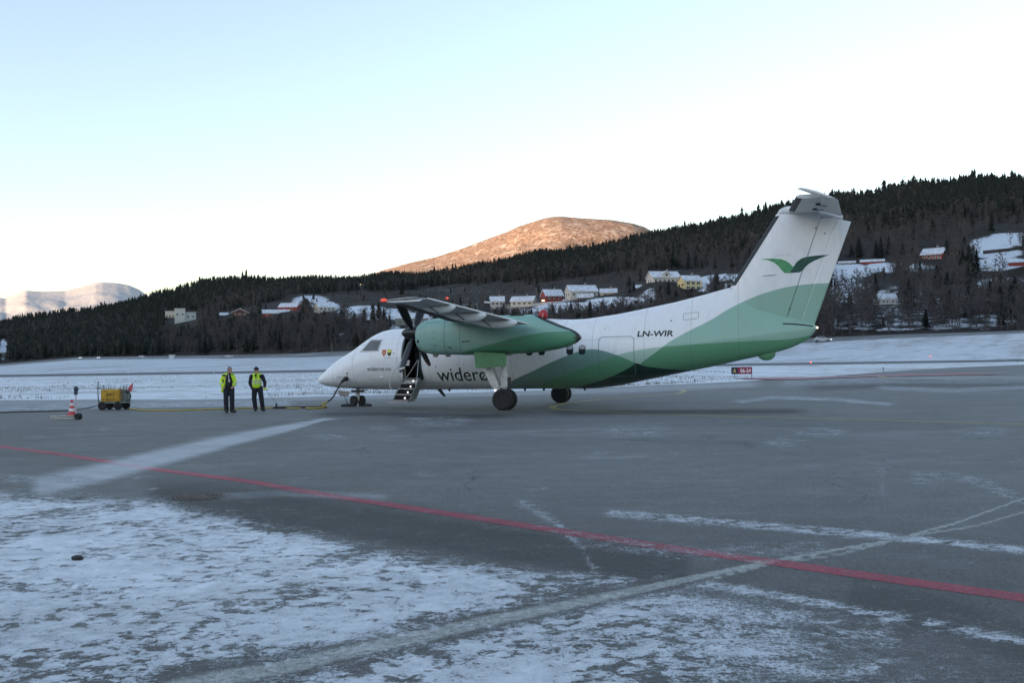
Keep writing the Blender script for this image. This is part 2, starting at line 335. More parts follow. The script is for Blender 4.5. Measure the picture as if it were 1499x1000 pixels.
def field_mat(name, snowc, grass, amt, sc=.6, streak=True):
    m, nt, b = new_mat(name); g = nn(nt, 'ShaderNodeNewGeometry'); P = g.outputs['Position']
    mp = nn(nt, 'ShaderNodeMapping'); nt.links.new(P, mp.inputs[0]); mp.inputs['Scale'].default_value = (.45 if streak else 1, 1, 1)
    f = mathn(nt, 'ADD', mathn(nt, 'MULTIPLY', noise(nt, mp.outputs[0], sc, 8, .72), .7), mathn(nt, 'MULTIPLY', noise(nt, mp.outputs[0], sc*.09, 4, .6), .45))
    k = sstep(nt, f, .60-amt*.2, .74-amt*.1)
    s = mixc(nt, noise(nt, P, sc*.3, 4), tuple(c*.86 for c in snowc), snowc)
    nt.links.new(mixc(nt, mathn(nt, 'MULTIPLY', k, .75), s, grass), b.inputs['Base Color']); b.inputs['Roughness'].default_value = .85
    b.inputs['Specular IOR Level'].default_value = .2
    return m
M_sfield = field_mat('snowy_grass', (.76,.815,.87), (.22,.21,.18), .38, 1.1)
M_sfield2 = field_mat('snowy_grass_far', (.62,.68,.74), (.30,.31,.31), .5, .5)
M_runway = mat('runway_asphalt', (.085,.095,.105), .8, var=.2, scale=.2, coord='Object')
M_shoulder = field_mat('road_shoulder', (.36,.39,.42), (.10,.10,.09), 1.0, .5)
def hill_mat():
    m, nt, b = new_mat('hill_ground'); g = nn(nt, 'ShaderNodeNewGeometry'); P = g.outputs['Position']
    brown = mixc(nt, sstep(nt, noise(nt, P, .12, 7, .7), .35, .7), (.022,.021,.020), (.062,.058,.053))
    f = mathn(nt, 'ADD', attr(nt, 'snow'), mathn(nt, 'MULTIPLY', mathn(nt, 'SUBTRACT', noise(nt, P, .22, 8, .75), .5), 1.3))
    k = sstep(nt, f, .42, .62)
    nt.links.new(mixc(nt, k, brown, (.60,.66,.72)), b.inputs['Base Color']); b.inputs['Roughness'].default_value = .9; b.inputs['Specular IOR Level'].default_value = .1
    return m
M_hill = hill_mat()
# clear snowy ground on the hillside (pixel ellipses: centre, half sizes, density)
CLEAR = [(455,441,32,10,.62),(475,449,26,9,.6),(535,458,42,11,.85),(580,460,25,9,.8),(610,468,30,10,.6),(780,459,44,8,.72),(840,450,60,8,.8),(905,442,50,8,.75),(950,440,16,22,.55),(985,445,12,14,.4),
         (1065,410,46,9,.95),(1090,425,50,8,.75),(1045,424,30,6,.6),(1240,397,38,12,.95),(1300,392,40,8,.9),(1240,425,44,24,.52),(1345,392,26,8,.6),
         (1470,388,52,11,1.0),(1445,360,30,14,.7),(1480,350,40,10,.8),(1455,370,46,9,.75),(1475,416,46,10,.95),(1405,424,26,10,.4),(1340,445,110,34,.43),(1310,476,140,11,.47),(1250,465,60,16,.42),(1440,470,60,14,.45),(1400,440,40,16,.42),
         (5,512,8,16,.8),(640,440,40,10,.3),(690,440,60,14,.32),(680,425,80,6,.35),(185,476,12,4,.6),(225,471,8,3,.6),(560,480,30,8,.5),(700,455,60,14,.45),(120,500,10,3,.5),(405,466,30,5,.4)]
def hill_snow(u, v):
    s = np.full(np.shape(u), .05)
    for cx, cy, rx, ry, d in CLEAR:
        q = ((u-cx)/rx)**2+((v-cy)/ry)**2; s = np.maximum(s, d*clamp01(1.6-q*1.1))
    return s
def forest_line(u): return I(u, [(-1500,520),(0,500),(200,482),(300,458),(400,442),(430,433),(500,428),(560,426),(700,416),(800,414),(870,408),(940,396),(1000,393),(1080,378),(1150,368),(1250,342),(1350,336),(1420,326),(1499,316),(3000,320)])
# rows
near = [np.full(US.shape, d) for d in np.geomspace(.6, 50, 330)]
ap = near+[50+(apron_D(US)-50)*t for t in np.linspace(0, 1, 60)[1:]]
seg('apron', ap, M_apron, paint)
e = [apron_D(US)+(rw_D(US)-apron_D(US))*t for t in np.linspace(0, 1, 30)]; seg('snow_field', e, M_sfield)
e = [rw_D(US)*(1+.12*t) for t in (0, .5, 1)]; seg('runway', e, M_runway)
e = [rw_D(US)*1.12+(field_D(US)-rw_D(US)*1.12)*t for t in np.linspace(0, 1, 14)]; seg('snow_bank', e, M_sfield2)
e = [field_D(US)+(road_D(US)-field_D(US))*t for t in (0, .5, 1)]; seg('road', e, M_shoulder)
e = [road_D(US)+(terr_D(US)-road_D(US))*t for t in np.linspace(0, 1, 50)]+[terr_D(US)+(ridge_D(US)-terr_D(US))*t for t in np.linspace(0, 1, 70)[1:]]+[ridge_D(US)+q for q in (60, 200, 500)]
seg('hillside', e, M_hill, lambda u, v: {'snow': ('FLOAT', hill_snow(u, v))})
# the rest of the airfield round the camera, a centimetre lower
g = MB(); g.add([(-900,-900,-.02),(900,-900,-.02),(900,90,-.02),(-900,90,-.02)], [(0,1,2,3)])
go = g.build('ground', mat('plain_asphalt', ASPH, .7, var=.3, scale=.3)); tag(go, kind='structure')
# unseen ridge behind the airfield, placed and shaped to keep low sun off the valley
def ridge_back():
    V = []; T = []; n = 60; dx, dy = -.8, -.6
    for i in range(n+1):
        l = -4200+8200*i/n; h = 600+45*math.sin(i*.47)+25*math.sin(i*1.43)
        for rr, hh in ((1700, 0), (2400, h*.5), (3000, h), (3700, h*.5)): V.append((rr*dx-l*dy*-1, rr*dy+l*-dx, hh-3))
    for i in range(n):
        for k in range(3): T.append((i*4+k, i*4+k+1, i*4+k+5, i*4+k+4))
    return fast_mesh('ridge', np.array(V), np.array(T), mat('ridge_wood', (.05,.055,.05), .9, var=.5, scale=.01), None, True)
tag(ridge_back(), kind='structure')

# ---------------------------------------------------------------- far mountains
def fbm(x, y, o=5, s=1.0):
    r = np.zeros(np.shape(x)); a = 1.0
    for k in range(o):
        f = s*2.03**k; p = 1.7*k
        r += a*np.sin(x*f+p+1.3*np.sin(y*f*.7+p))*np.cos(y*f*1.1-p+1.1*np.sin(x*f*.6)); a *= .52
    return r
def mountain(name, crest, D0, D1, base_v, mat_, rough, seedp, spur=0):
    p = np.array(crest, float); us = np.linspace(p[0,0], p[-1,0], 320); nr = 90
    V = []
    for i in range(nr+24):
        t = i/(nr-1)
        if t <= 1: D = D0+(D1-D0)*t
        else: D = D1+(t-1)*(D1-D0)*1.5
        cv = np.interp(us, p[:,0], p[:,1]); zc = PD(us, cv, float(D1))[...,2]; zb = H+5
        k = min(t, 1); sh = k**.8 if spur == 0 else k**.95
        z = zb+(zc-zb)*sh
        if t > 1: z = zc-(zc-zb)*(t-1)*2.2
        X = (us-749.5)/F*D; n = fbm(X/rough+seedp, D/rough*np.ones_like(us)+seedp, 6, 1.0)
        amp = (zc-zb)*.10*math.sin(math.pi*min(t, 1)) if t <= 1 else 0
        if spur: z = z+amp*(1.5*np.abs(np.sin(X/330+D/520+1.3*np.sin(D/640+X/900)))-.8+.5*n)
        else: z = z+n*amp*.8
        V.append(np.stack([X, np.full_like(X, D), z], -1))
    V = np.array(V); nr2, nc = V.shape[:2]; i, j = np.meshgrid(np.arange(nr2-1), np.arange(nc-1), indexing='ij'); a = (i*nc+j).ravel()
    return tag(fast_mesh(name, V.reshape(-1,3), np.stack([a, a+1, a+nc+1, a+nc], -1), mat_, None, True), kind='structure')
def mtn_mat(name, lo, hi, snow, sc, a, b_):
    m, nt, b = new_mat(name); g = nn(nt, 'ShaderNodeNewGeometry'); P = g.outputs['Position']
    c = mixc(nt, sstep(nt, noise(nt, P, sc, 9, .75), .35, .68), lo, hi)
    k = sstep(nt, mathn(nt, 'ADD', noise(nt, P, sc*.35, 8, .8), mathn(nt, 'MULTIPLY', noise(nt, P, sc*3, 5, .8), .25)), a, b_)
    nt.links.new(mixc(nt, k, c, snow), b.inputs['Base Color']); b.inputs['Roughness'].default_value = .95; b.inputs['Specular IOR Level'].default_value = .0
    bp = nn(nt, 'ShaderNodeBump'); bp.inputs['Strength'].default_value = .7; bp.inputs['Distance'].default_value = 14
    nt.links.new(noise(nt, P, sc, 8, .8), bp.inputs['Height']); nt.links.new(bp.outputs[0], b.inputs['Normal'])
    return m
mountain('mountain', [(380,440),(460,424),(520,408),(545,402),(560,396),(600,385),(640,376),(680,363),(720,348),(745,339),(760,332),(790,322),(805,318),(822,316.5),(850,319),(900,322),(930,327),(946,332),(970,345),(1010,362),(1080,395),(1160,430)],
         3600, 5200, 440, mtn_mat('heath', (.17,.105,.072), (.62,.44,.32), (.80,.69,.60), .06, .62, .84), 500, 2.0)
mountain('snow_mountain', [(-500,450),(-200,444),(-60,440),(0,436),(8,437),(25,430),(38,425.5),(60,427),(95,426),(115,421),(140,414.5),(150,413.5),(172,414.5),(190,418),(204,424),(215,432),(240,446),(320,470)],
         7000, 9600, 460, mtn_mat('mountain_snow', (.38,.41,.46), (.50,.50,.49), (.53,.52,.50), .006, .5, .8), 420, 4.2, 1)
# mast on the top
tp = PD(839, 317.5, 5195.0)
mm = MB(); mm.tube([tp-np.array([0,0,6]), tp+np.array([0,0,45])], [2.2,1.2], 4); mm.box((tp[0]-3,tp[1]-3,tp[2]-6), (tp[0]+3,tp[1]+3,tp[2]+4))
tag(mm.build('radio_mast', mat('mast_grey', (.35,.33,.33), .6)), 'thin radio mast on the summit of the sunlit mountain', 'mast')
# ================================================================= TREES
def conifer_arrays(seed, layers, pts, slim=1.0):
    """unit-height spruce: crown vertices/triangles and trunk vertices/triangles"""
    r = np.random.default_rng(seed); V = []; T = []
    base = .06+.10*r.random()
    for L in range(layers):
        t = L/layers; z0 = base+(1-base)*t*.93; rad = (.20*(1-t)**.8+.02)*slim*(1+.55*(r.random()-.5)); hh = (1-base)/layers*2.0
        ap = len(V); V.append((0+.01*r.normal(), .01*r.normal(), min(1.0, z0+hh) if L < layers-1 else 1.0))
        ring = []
        a0 = r.random()*6.28
        for k in range(pts):
            a = a0+2*math.pi*k/pts+.25*r.normal()/pts*3; q = rad*(1.0 if k % 2 == 0 else .45)*(1+.45*(r.random()-.5))
            ring.append(len(V)); V.append((q*math.cos(a), q*math.sin(a), z0-(.035 if k % 2 == 0 else -.02)*(1+r.random())+.02*r.normal()))
        for k in range(pts): T.append((ap, ring[k], ring[(k+1) % pts]))
    tv = [(.012*math.cos(a), .012*math.sin(a), 0) for a in (0, 1.57, 3.14, 4.71)]+[(0, 0, .8)]
    tt = [(0,1,4),(1,2,4),(2,3,4),(3,0,4)]
    return np.array(V), np.array(T), np.array(tv), np.array(tt)
def pine_arrays(seed, n=150):
    """pine with a bare stem and clumpy top"""
    r = np.random.default_rng(seed); V = []; T = []
    cl = [(r.normal()*.07, r.normal()*.07, .5+.45*r.random(), .05+.06*r.random()) for _ in range(11)]+[(0,0,.93,.07)]
    for k in range(n):
        c = cl[k % len(cl)]; p = np.array([c[0], c[1], c[2]])+r.normal(size=3)*c[3]*.55*np.array([1,1,.6])
        p[2] = min(p[2], .99)
        a = r.normal(size=3); b = r.normal(size=3); s = .045
        o = len(V); V += [tuple(p), tuple(p+a/np.linalg.norm(a)*s), tuple(p+b/np.linalg.norm(b)*s)]; T.append((o, o+1, o+2))
    tv = [(.014*math.cos(a), .014*math.sin(a), 0) for a in (0, 1.57, 3.14, 4.71)]+[(0, 0, .93)]
    return np.array(V), np.array(T), np.array(tv), np.array([(0,1,4),(1,2,4),(2,3,4),(3,0,4)])
def bare_arrays(seed, nb=14, ntw=9, tw=.0075, stems=1):
    """unit-height leafless tree: twigs (crown) and trunk"""
    r = np.random.default_rng(seed); V = []; T = []; tv = []; tt = []
    def blade(V, T, p, q, w):
        d = q-p; s = np.cross(d, r.normal(size=3)); s = s/(np.linalg.norm(s)+1e-9)*w
        o = len(V); V += [tuple(p-s), tuple(p+s), tuple(q)]; T.append((o, o+1, o+2))
    for st in range(stems):
        lean = r.normal(size=2)*(.05 if stems == 1 else .16); o = len(tv)
        tr = .011 if stems == 1 else .008
        for z, rr in ((0, tr), (.5, tr*.6)):
            for k in range(4): a = k*math.pi/2; tv.append((lean[0]*z+rr*math.cos(a), lean[1]*z+rr*math.sin(a), z))
        tv.append((lean[0]*.95, lean[1]*.95, .95))
        for k in range(4):
            k2 = (k+1) % 4; tt += [(o+k, o+k2, o+4+k2), (o+k, o+4+k2, o+4+k), (o+4+k, o+4+k2, o+8)]
        for i in range(nb//stems+1):
            z = .22+.72*r.random(); a = r.random()*6.28; L = (.34*(1-z)+.10)*(.7+.6*r.random())
            p = np.array([lean[0]*z, lean[1]*z, z]); d = np.array([math.cos(a), math.sin(a), .9+.8*r.random()]); d /= np.linalg.norm(d)
            q = p+d*L; blade(V, T, p, q, tw*1.1)
            for j in range(ntw):
                t = .25+.75*r.random(); c = p+(q-p)*t; e = d+r.normal(size=3)*.65; e /= np.linalg.norm(e)
                blade(V, T, c, c+e*(.06+.10*r.random()), tw)
    V = np.array(V); V[:,2] = np.minimum(V[:,2], 1.02)
    return V, np.array(T), np.array(tv), np.array(tt)
def leaf_mat(name, lo, hi, rough=.85):
    m, nt, b = new_mat(name); oi = nn(nt, 'ShaderNodeObjectInfo'); g = nn(nt, 'ShaderNodeNewGeometry')
    f = mathn(nt, 'ADD', mathn(nt, 'MULTIPLY', attr(nt, 'tint'), 1.0), mathn(nt, 'MULTIPLY', oi.outputs['Random'], .9))
    f = mathn(nt, 'ADD', mathn(nt, 'MULTIPLY', f, .6), mathn(nt, 'MULTIPLY', noise(nt, g.outputs['Position'], .5, 3), .4))
    nt.links.new(mixc(nt, mathn(nt, 'MINIMUM', f, 1.0), lo, hi), b.inputs['Base Color']); b.inputs['Roughness'].default_value = rough
    b.inputs['Specular IOR Level'].default_value = .1
    return m
M_spruce = leaf_mat('spruce_needles', (.008,.012,.012), (.026,.031,.026))
M_twig = leaf_mat('bare_twigs', (.050,.049,.051), (.120,.115,.115))
M_bark = mat('bark', (.075,.066,.060), .9, var=.4, scale=3); M_birch = mat('birch_bark', (.085,.085,.09), .85, var=.45, scale=4)
CON = [conifer_arrays(s, 10, 12, sl) for s, sl in ((1,1),(2,.85),(3,1.2),(4,1.0))]+[pine_arrays(5), pine_arrays(6)]
CONL = [conifer_arrays(s, 6, 8, sl) for s, sl in ((11,1.1),(12,.9),(13,1.3),(14,1.0))]+[pine_arrays(15, 60), pine_arrays(16, 60)]
BARE = [bare_arrays(21), bare_arrays(22), bare_arrays(23, 16, 10), bare_arrays(24, 18, 9, .007, 3), bare_arrays(25, 16, 9, .0075, 4)]
BAREL = [bare_arrays(31, 10, 6, .0105), bare_arrays(32, 10, 7, .0105), bare_arrays(33, 12, 6, .0105, 3), bare_arrays(34, 11, 6, .010, 4)]
# windows of the view that the photo shows open (px: u0,u1,v0,v1): houses, cars, lamps
OPEN = [(241,288,451,476),(321,336,456,466),(337,366,451,462),(383,438,440,459),(462,497,436,456),(574,632,455,482),(497,512,484,494),(716,740,431,448),(741,783,431,451),(795,829,420,440),
        (830,902,414,438),(950,1032,394,417),(930,946,414,428),(998,1032,400,424),(1223,1300,376,389),(1346,1382,357,383),(1287,1314,425,446),(1429,1454,384,399),(1476,1499,376,397),(1218,1238,424,442),(0,9,505,540),(789,800,438,449),(524,532,413,420),(822,838,432,442)]
HOUSE_D = 5000
def zone_clear(u, v):
    s = 0
    for cx, cy, rx, ry, d in CLEAR:
        q = ((u-cx)/rx)**2+((v-cy)/ry)**2
        if q < 1.05: s = max(s, d)
    return s
def plant(u, v):
    """land point where the sight line at (u,v) meets the hill: fast lookup by table"""
    i = min(max(int((u+60)/8), 0), len(_TU)-1); vt = _TV[i]; k = np.searchsorted(-vt, -v)
    k = min(max(k, 1), len(vt)-1); a = (v-vt[k-1])/(vt[k]-vt[k-1]+1e-9); D = _TD[i][k-1]+(_TD[i][k]-_TD[i][k-1])*min(max(a, 0), 1)
    z = float(land_z(u, D)); x, y, _ = ray(u, v); return x/y*D, D, z
_TU = np.arange(-60, 1570, 8.0); _TV = []; _TD = []
for _u in _TU:
    Dk = np.concatenate([np.linspace(float(field_D(_u)), float(terr_D(_u)), 60), np.linspace(float(terr_D(_u)), float(ridge_D(_u)), 80)[1:]])
    zz = land_z(np.full(len(Dk), _u), Dk); P = np.stack([(_u-749.5)/F*Dk, Dk, zz], -1); _, vv = to_px(P)
    _TV.append(np.minimum.accumulate(vv)); _TD.append(Dk)
def blocked(u, v, hpx, wpx):
    for a, b, c, d in OPEN:
        if u+wpx > a and u-wpx < b and v > d-1 and v-hpx < d-1: return True
    return False
conif = []; bares = []
def hbehind(u, v, hpx, wpx):     # tree standing where a house is
    for a, b, c, d in OPEN:
        if a-2 < u < b+2 and c+4 < v <= d+1: return True
    return False
# conifers: along the skyline, then down the slope
N = 0
for _ in range(1900):
    u = -50+1610*rng.random(); D = float(ridge_D(u))*(1-.04*rng.random()); z = float(land_z(u, D)); h = rng.uniform(4.5, 12.5)*(.75+.25*(D/1500))*(.75+.4*abs(math.sin(u*.045)*math.sin(u*.013+1)))
    kind = int(rng.integers(4, 6)) if rng.random() < .35+.3*math.sin(u*.03) else int(rng.integers(0, 4))
    conif.append((((u-749.5)/F)*D, D, z, h, kind, u, 0))
for cu, n, h in ((833,4,20),(845,5,17),(862,5,18),(870,3,20),(805,3,15),(1120,4,15),(1093,3,18),(1336,3,19),(1430,3,16),(1447,2,16),(1490,4,17),(497,2,17),(357,4,19),(293,3,17),(149,3,20),(91,2,19),(637,3,17),(658,3,16),(667,3,18),(1015,3,18),(1300,3,17)):
    for k in range(n):
        u = cu+rng.normal()*4; D = float(ridge_D(u))*.985; conif.append((((u-749.5)/F)*D, D, float(land_z(u, D)), h*(.8+.3*rng.random()), 4+k % 2 if cu < 880 and cu > 800 else int(rng.integers(0, 6)), u, 0))
for _ in range(17000):
    u = -50+1610*rng.random(); vr = float(ridge_v(u)); vf = float(forest_line(u)); v = vr+(vf-vr)*rng.random()**.95
    if zone_clear(u, v) > .3 and v > vf-25: continue
    x, y, z = plant(u, v); h = rng.uniform(6, 13.5); hp = h*F/y
    if blocked(u, v, hp, hp*.16) or hbehind(u, v, hp, hp*.16): continue
    # brown birch wood mixed in along the lower edge and on the right
    mixp = .12+.5*clamp01((v-vf+22)/26)+(.2 if u > 1180 and v > vr+75 else 0)+(.28 if 880 < u < 1180 and v > vf-34 else 0)
    n2 = math.sin(u*.021+3)*math.sin(v*.06+u*.009)
    if rng.random() < mixp+.12*n2: bares.append((x, y, z, rng.uniform(7, 12), int(rng.integers(0, 4)), u, v))
    else: conif.append((x, y, z, h, int(rng.integers(0, 4)) if rng.random() < .8 else int(rng.integers(0, 6)), u, v))
for _ in range(13500):
    u = -50+1610*rng.random(); vf = float(forest_line(u)); vb = float(road_v(u)); v = vf-3+(vb-vf+2)*rng.random()
    c = zone_clear(u, v)
    if rng.random() < c*1.35: continue
    if 480 < u < 760 and v < 452 and rng.random() < .35: continue
    x, y, z = plant(u, v); h = rng.uniform(5.5, 10.5)
    if u > 1190 and v > 440: h *= .9
    if 735 < u < 935 and v < 470: h *= .55
    if 480 < u < 735 and v < 450: h *= .6
    hp = h*F/y
    if blocked(u, v, hp, hp*.12):
        h *= .4; hp = h*F/y
        if blocked(u, v, hp, hp*.12): continue
    if hbehind(u, v, hp, hp*.12): continue
    dark = .07+(.6 if u < 240 else 0)+(.12 if 240 < u < 420 else 0)
    if rng.random() < dark: conif.append((x, y, z, h*1.15, int(rng.integers(0, 4)), u, v))
    else: bares.append((x, y, z, h, int(rng.integers(0, 4)), u, v))
SOLO = [(1419,400,46,8,0),(1430,400,38,7,1),(1412,402,30,6,3),(928,433,21,4,0),(922,436,16,4,2),(548,477,14,3,0),(566,476,13,3,2),(588,432,26,4,1),(674,455,22,4,0),(710,460,16,4,3),(737,463,20,4,0),(557,480,13,3,3),(464,448,13,4,0),(440,466,11,3,2),(458,466,9,3,1),
        (389,458,14,4,0),(1290,382,38,8,1),(1283,381,30,7,3),(1020,422,13,3,3),(1012,420,8,3,2),(897,428,8,3,2),(350,452,10,4,0),(412,466,9,3,1),(310,466,14,5,3),(300,520,30,6,0),(265,500,24,5,1),(520,495,22,6,2),(330,500,20,5,0)]
solo = []
for u, v, hp, wp, k in SOLO:
    x, y, z = plant(u, v); solo.append((x, y, z, hp*y/F, k, u, v))
BIGB = [(1440,432,44),(1465,426,34),(1470,470,40),(1430,480,52),(1445,482,60),(1490,428,22),(975,478,50),(968,470,38),(990,480,40),(1335,478,66),(1322,440,44),(1350,440,40),(1240,474,70),(1228,482,60),(1255,478,70),(1262,484,64),(1280,480,52),(1305,484,40),(1365,482,50),(1390,480,64),(1405,485,58),(1475,486,60),(1490,486,52),(1210,484,60),(1220,470,64),(1203,488,56),(470,500,30),(540,500,28),(600,470,20),(585,470,22),(625,474,20),(1040,425,12),(955,440,24),(1000,445,30),(880,470,30),(860,470,24),(905,470,36),(930,470,30),(1355,400,20),(1345,404,22)]
for u, v, hp in BIGB:
    x, y, z = plant(u, v); solo_b = (x, y, z, hp*y/F, int(rng.integers(2, 5)), u, v); bares.append(solo_b)
def px_h(t): return t[3]*F/t[1]
# individuals: the conifers and bare trees that show largest
conif.sort(key=lambda t: -px_h(t)); nc = 300-len(solo); ind_c = solo+conif[:nc]; rest_c = conif[nc:]
bares.sort(key=lambda t: -px_h(t)); ind_b = bares[:300]; rest_b = bares[300:]
def merged(name, items, lib, mats, label, cat):
    Vs = []; Ts = []; tint = []; mi = []; off = 0
    for x, y, z, h, k, u, v in items:
        cv, ct, tv, tt = lib[k % len(lib)]; a = rng.random()*6.28; c, s = math.cos(a), math.sin(a); q = .8+.5*rng.random(); tn = rng.random()
        for vv, t_, mm_ in ((cv, ct, 0), (tv, tt, 1)):
            P = np.empty((len(vv), 3), np.float32); P[:,0] = (vv[:,0]*c-vv[:,1]*s)*h*q+x; P[:,1] = (vv[:,0]*s+vv[:,1]*c)*h*q+y; P[:,2] = vv[:,2]*h+z-.3
            Vs.append(P); Ts.append(t_+off); off += len(vv); tint.append(np.full(len(vv), tn)); mi.append(np.full(len(t_), mm_))
    o = fast_mesh(name, np.concatenate(Vs), np.concatenate(Ts), mats[0], {'tint': ('FLOAT', np.concatenate(tint))})
    o.data.materials.append(mats[1]); o.data.polygons.foreach_set('material_index', np.concatenate(mi).astype(np.int32))
    return tag(o, label, cat, kind='stuff')
merged('spruce_forest', rest_c, CONL, [M_spruce, M_bark], 'dark spruce forest covering the ridge behind the houses', 'forest')
merged('bare_woods', rest_b, BAREL, [M_twig, M_birch], 'brown leafless woods on the lower slope under the houses', 'woods')
def tree_protos(lib, name, cm, bm):
    out = []
    for cv, ct, tv, tt in lib:
        def mk(n, V, T, mt):
            o = fast_mesh(n, V, T, mt); me = o.data; bpy.data.objects.remove(o); return me
        out.append((mk('crown', cv, ct, cm), mk('trunk', tv, tt, bm)))
    return out
PC = tree_protos(CON, 'spruce', M_spruce, M_bark); PB = tree_protos(BARE, 'bare', M_twig, M_birch)
def zone_name(u, v):
    if u < 240: return 'at the far left foot of the dark ridge'
    if u < 380: return 'on the slope round the pale block building'
    if u < 500: return 'on the slope round the red farm'
    if u < 730: return 'on the slope above the aircraft nose and wing'
    if u < 900: return 'near the row of houses over the nacelle'
    if u < 1190: return 'on the slope behind the rear fuselage'
    if v > 436: return 'low on the snowy slope right of the tail'
    return 'high among the snowy yards right of the tail'
for kind, items, protos, nm in (('c', ind_c, PC, 'spruce_tree'), ('b', ind_b, PB, 'bare_tree')):
    for i, (x, y, z, h, k, u, v) in enumerate(items):
        if u < -20 or u > 1520: continue
        cr, tk = protos[k % len(protos)]
        e = empty(nm, (x, y, z-.2), rng.random()*6.28); q = .85+.35*rng.random(); e.scale = (h*q, h*q, h)
        if v == 0: zn = 'standing out on the wooded skyline'
        else: zn = zone_name(u, v)
        if kind == 'c' and i < len(solo) and i in (0, 3, 7):
            lab = {0: 'tallest dark spruce between the snowy yards at the right', 3: 'dark spruce left of the white house with a dormer', 7: 'single dark spruce on the brown slope above the wing tip'}[i]
            tag(e, lab, 'tree')
        else: tag(e, ('dark spruce tree ' if kind == 'c' else 'leafless brown tree ')+zn, 'tree', ('spruces ' if kind == 'c' else 'leafless trees ')+zn)
        for n_, me in (('crown', cr), ('trunk', tk)):
            o = bpy.data.objects.new(n_, me); COL.objects.link(o); o.parent = e

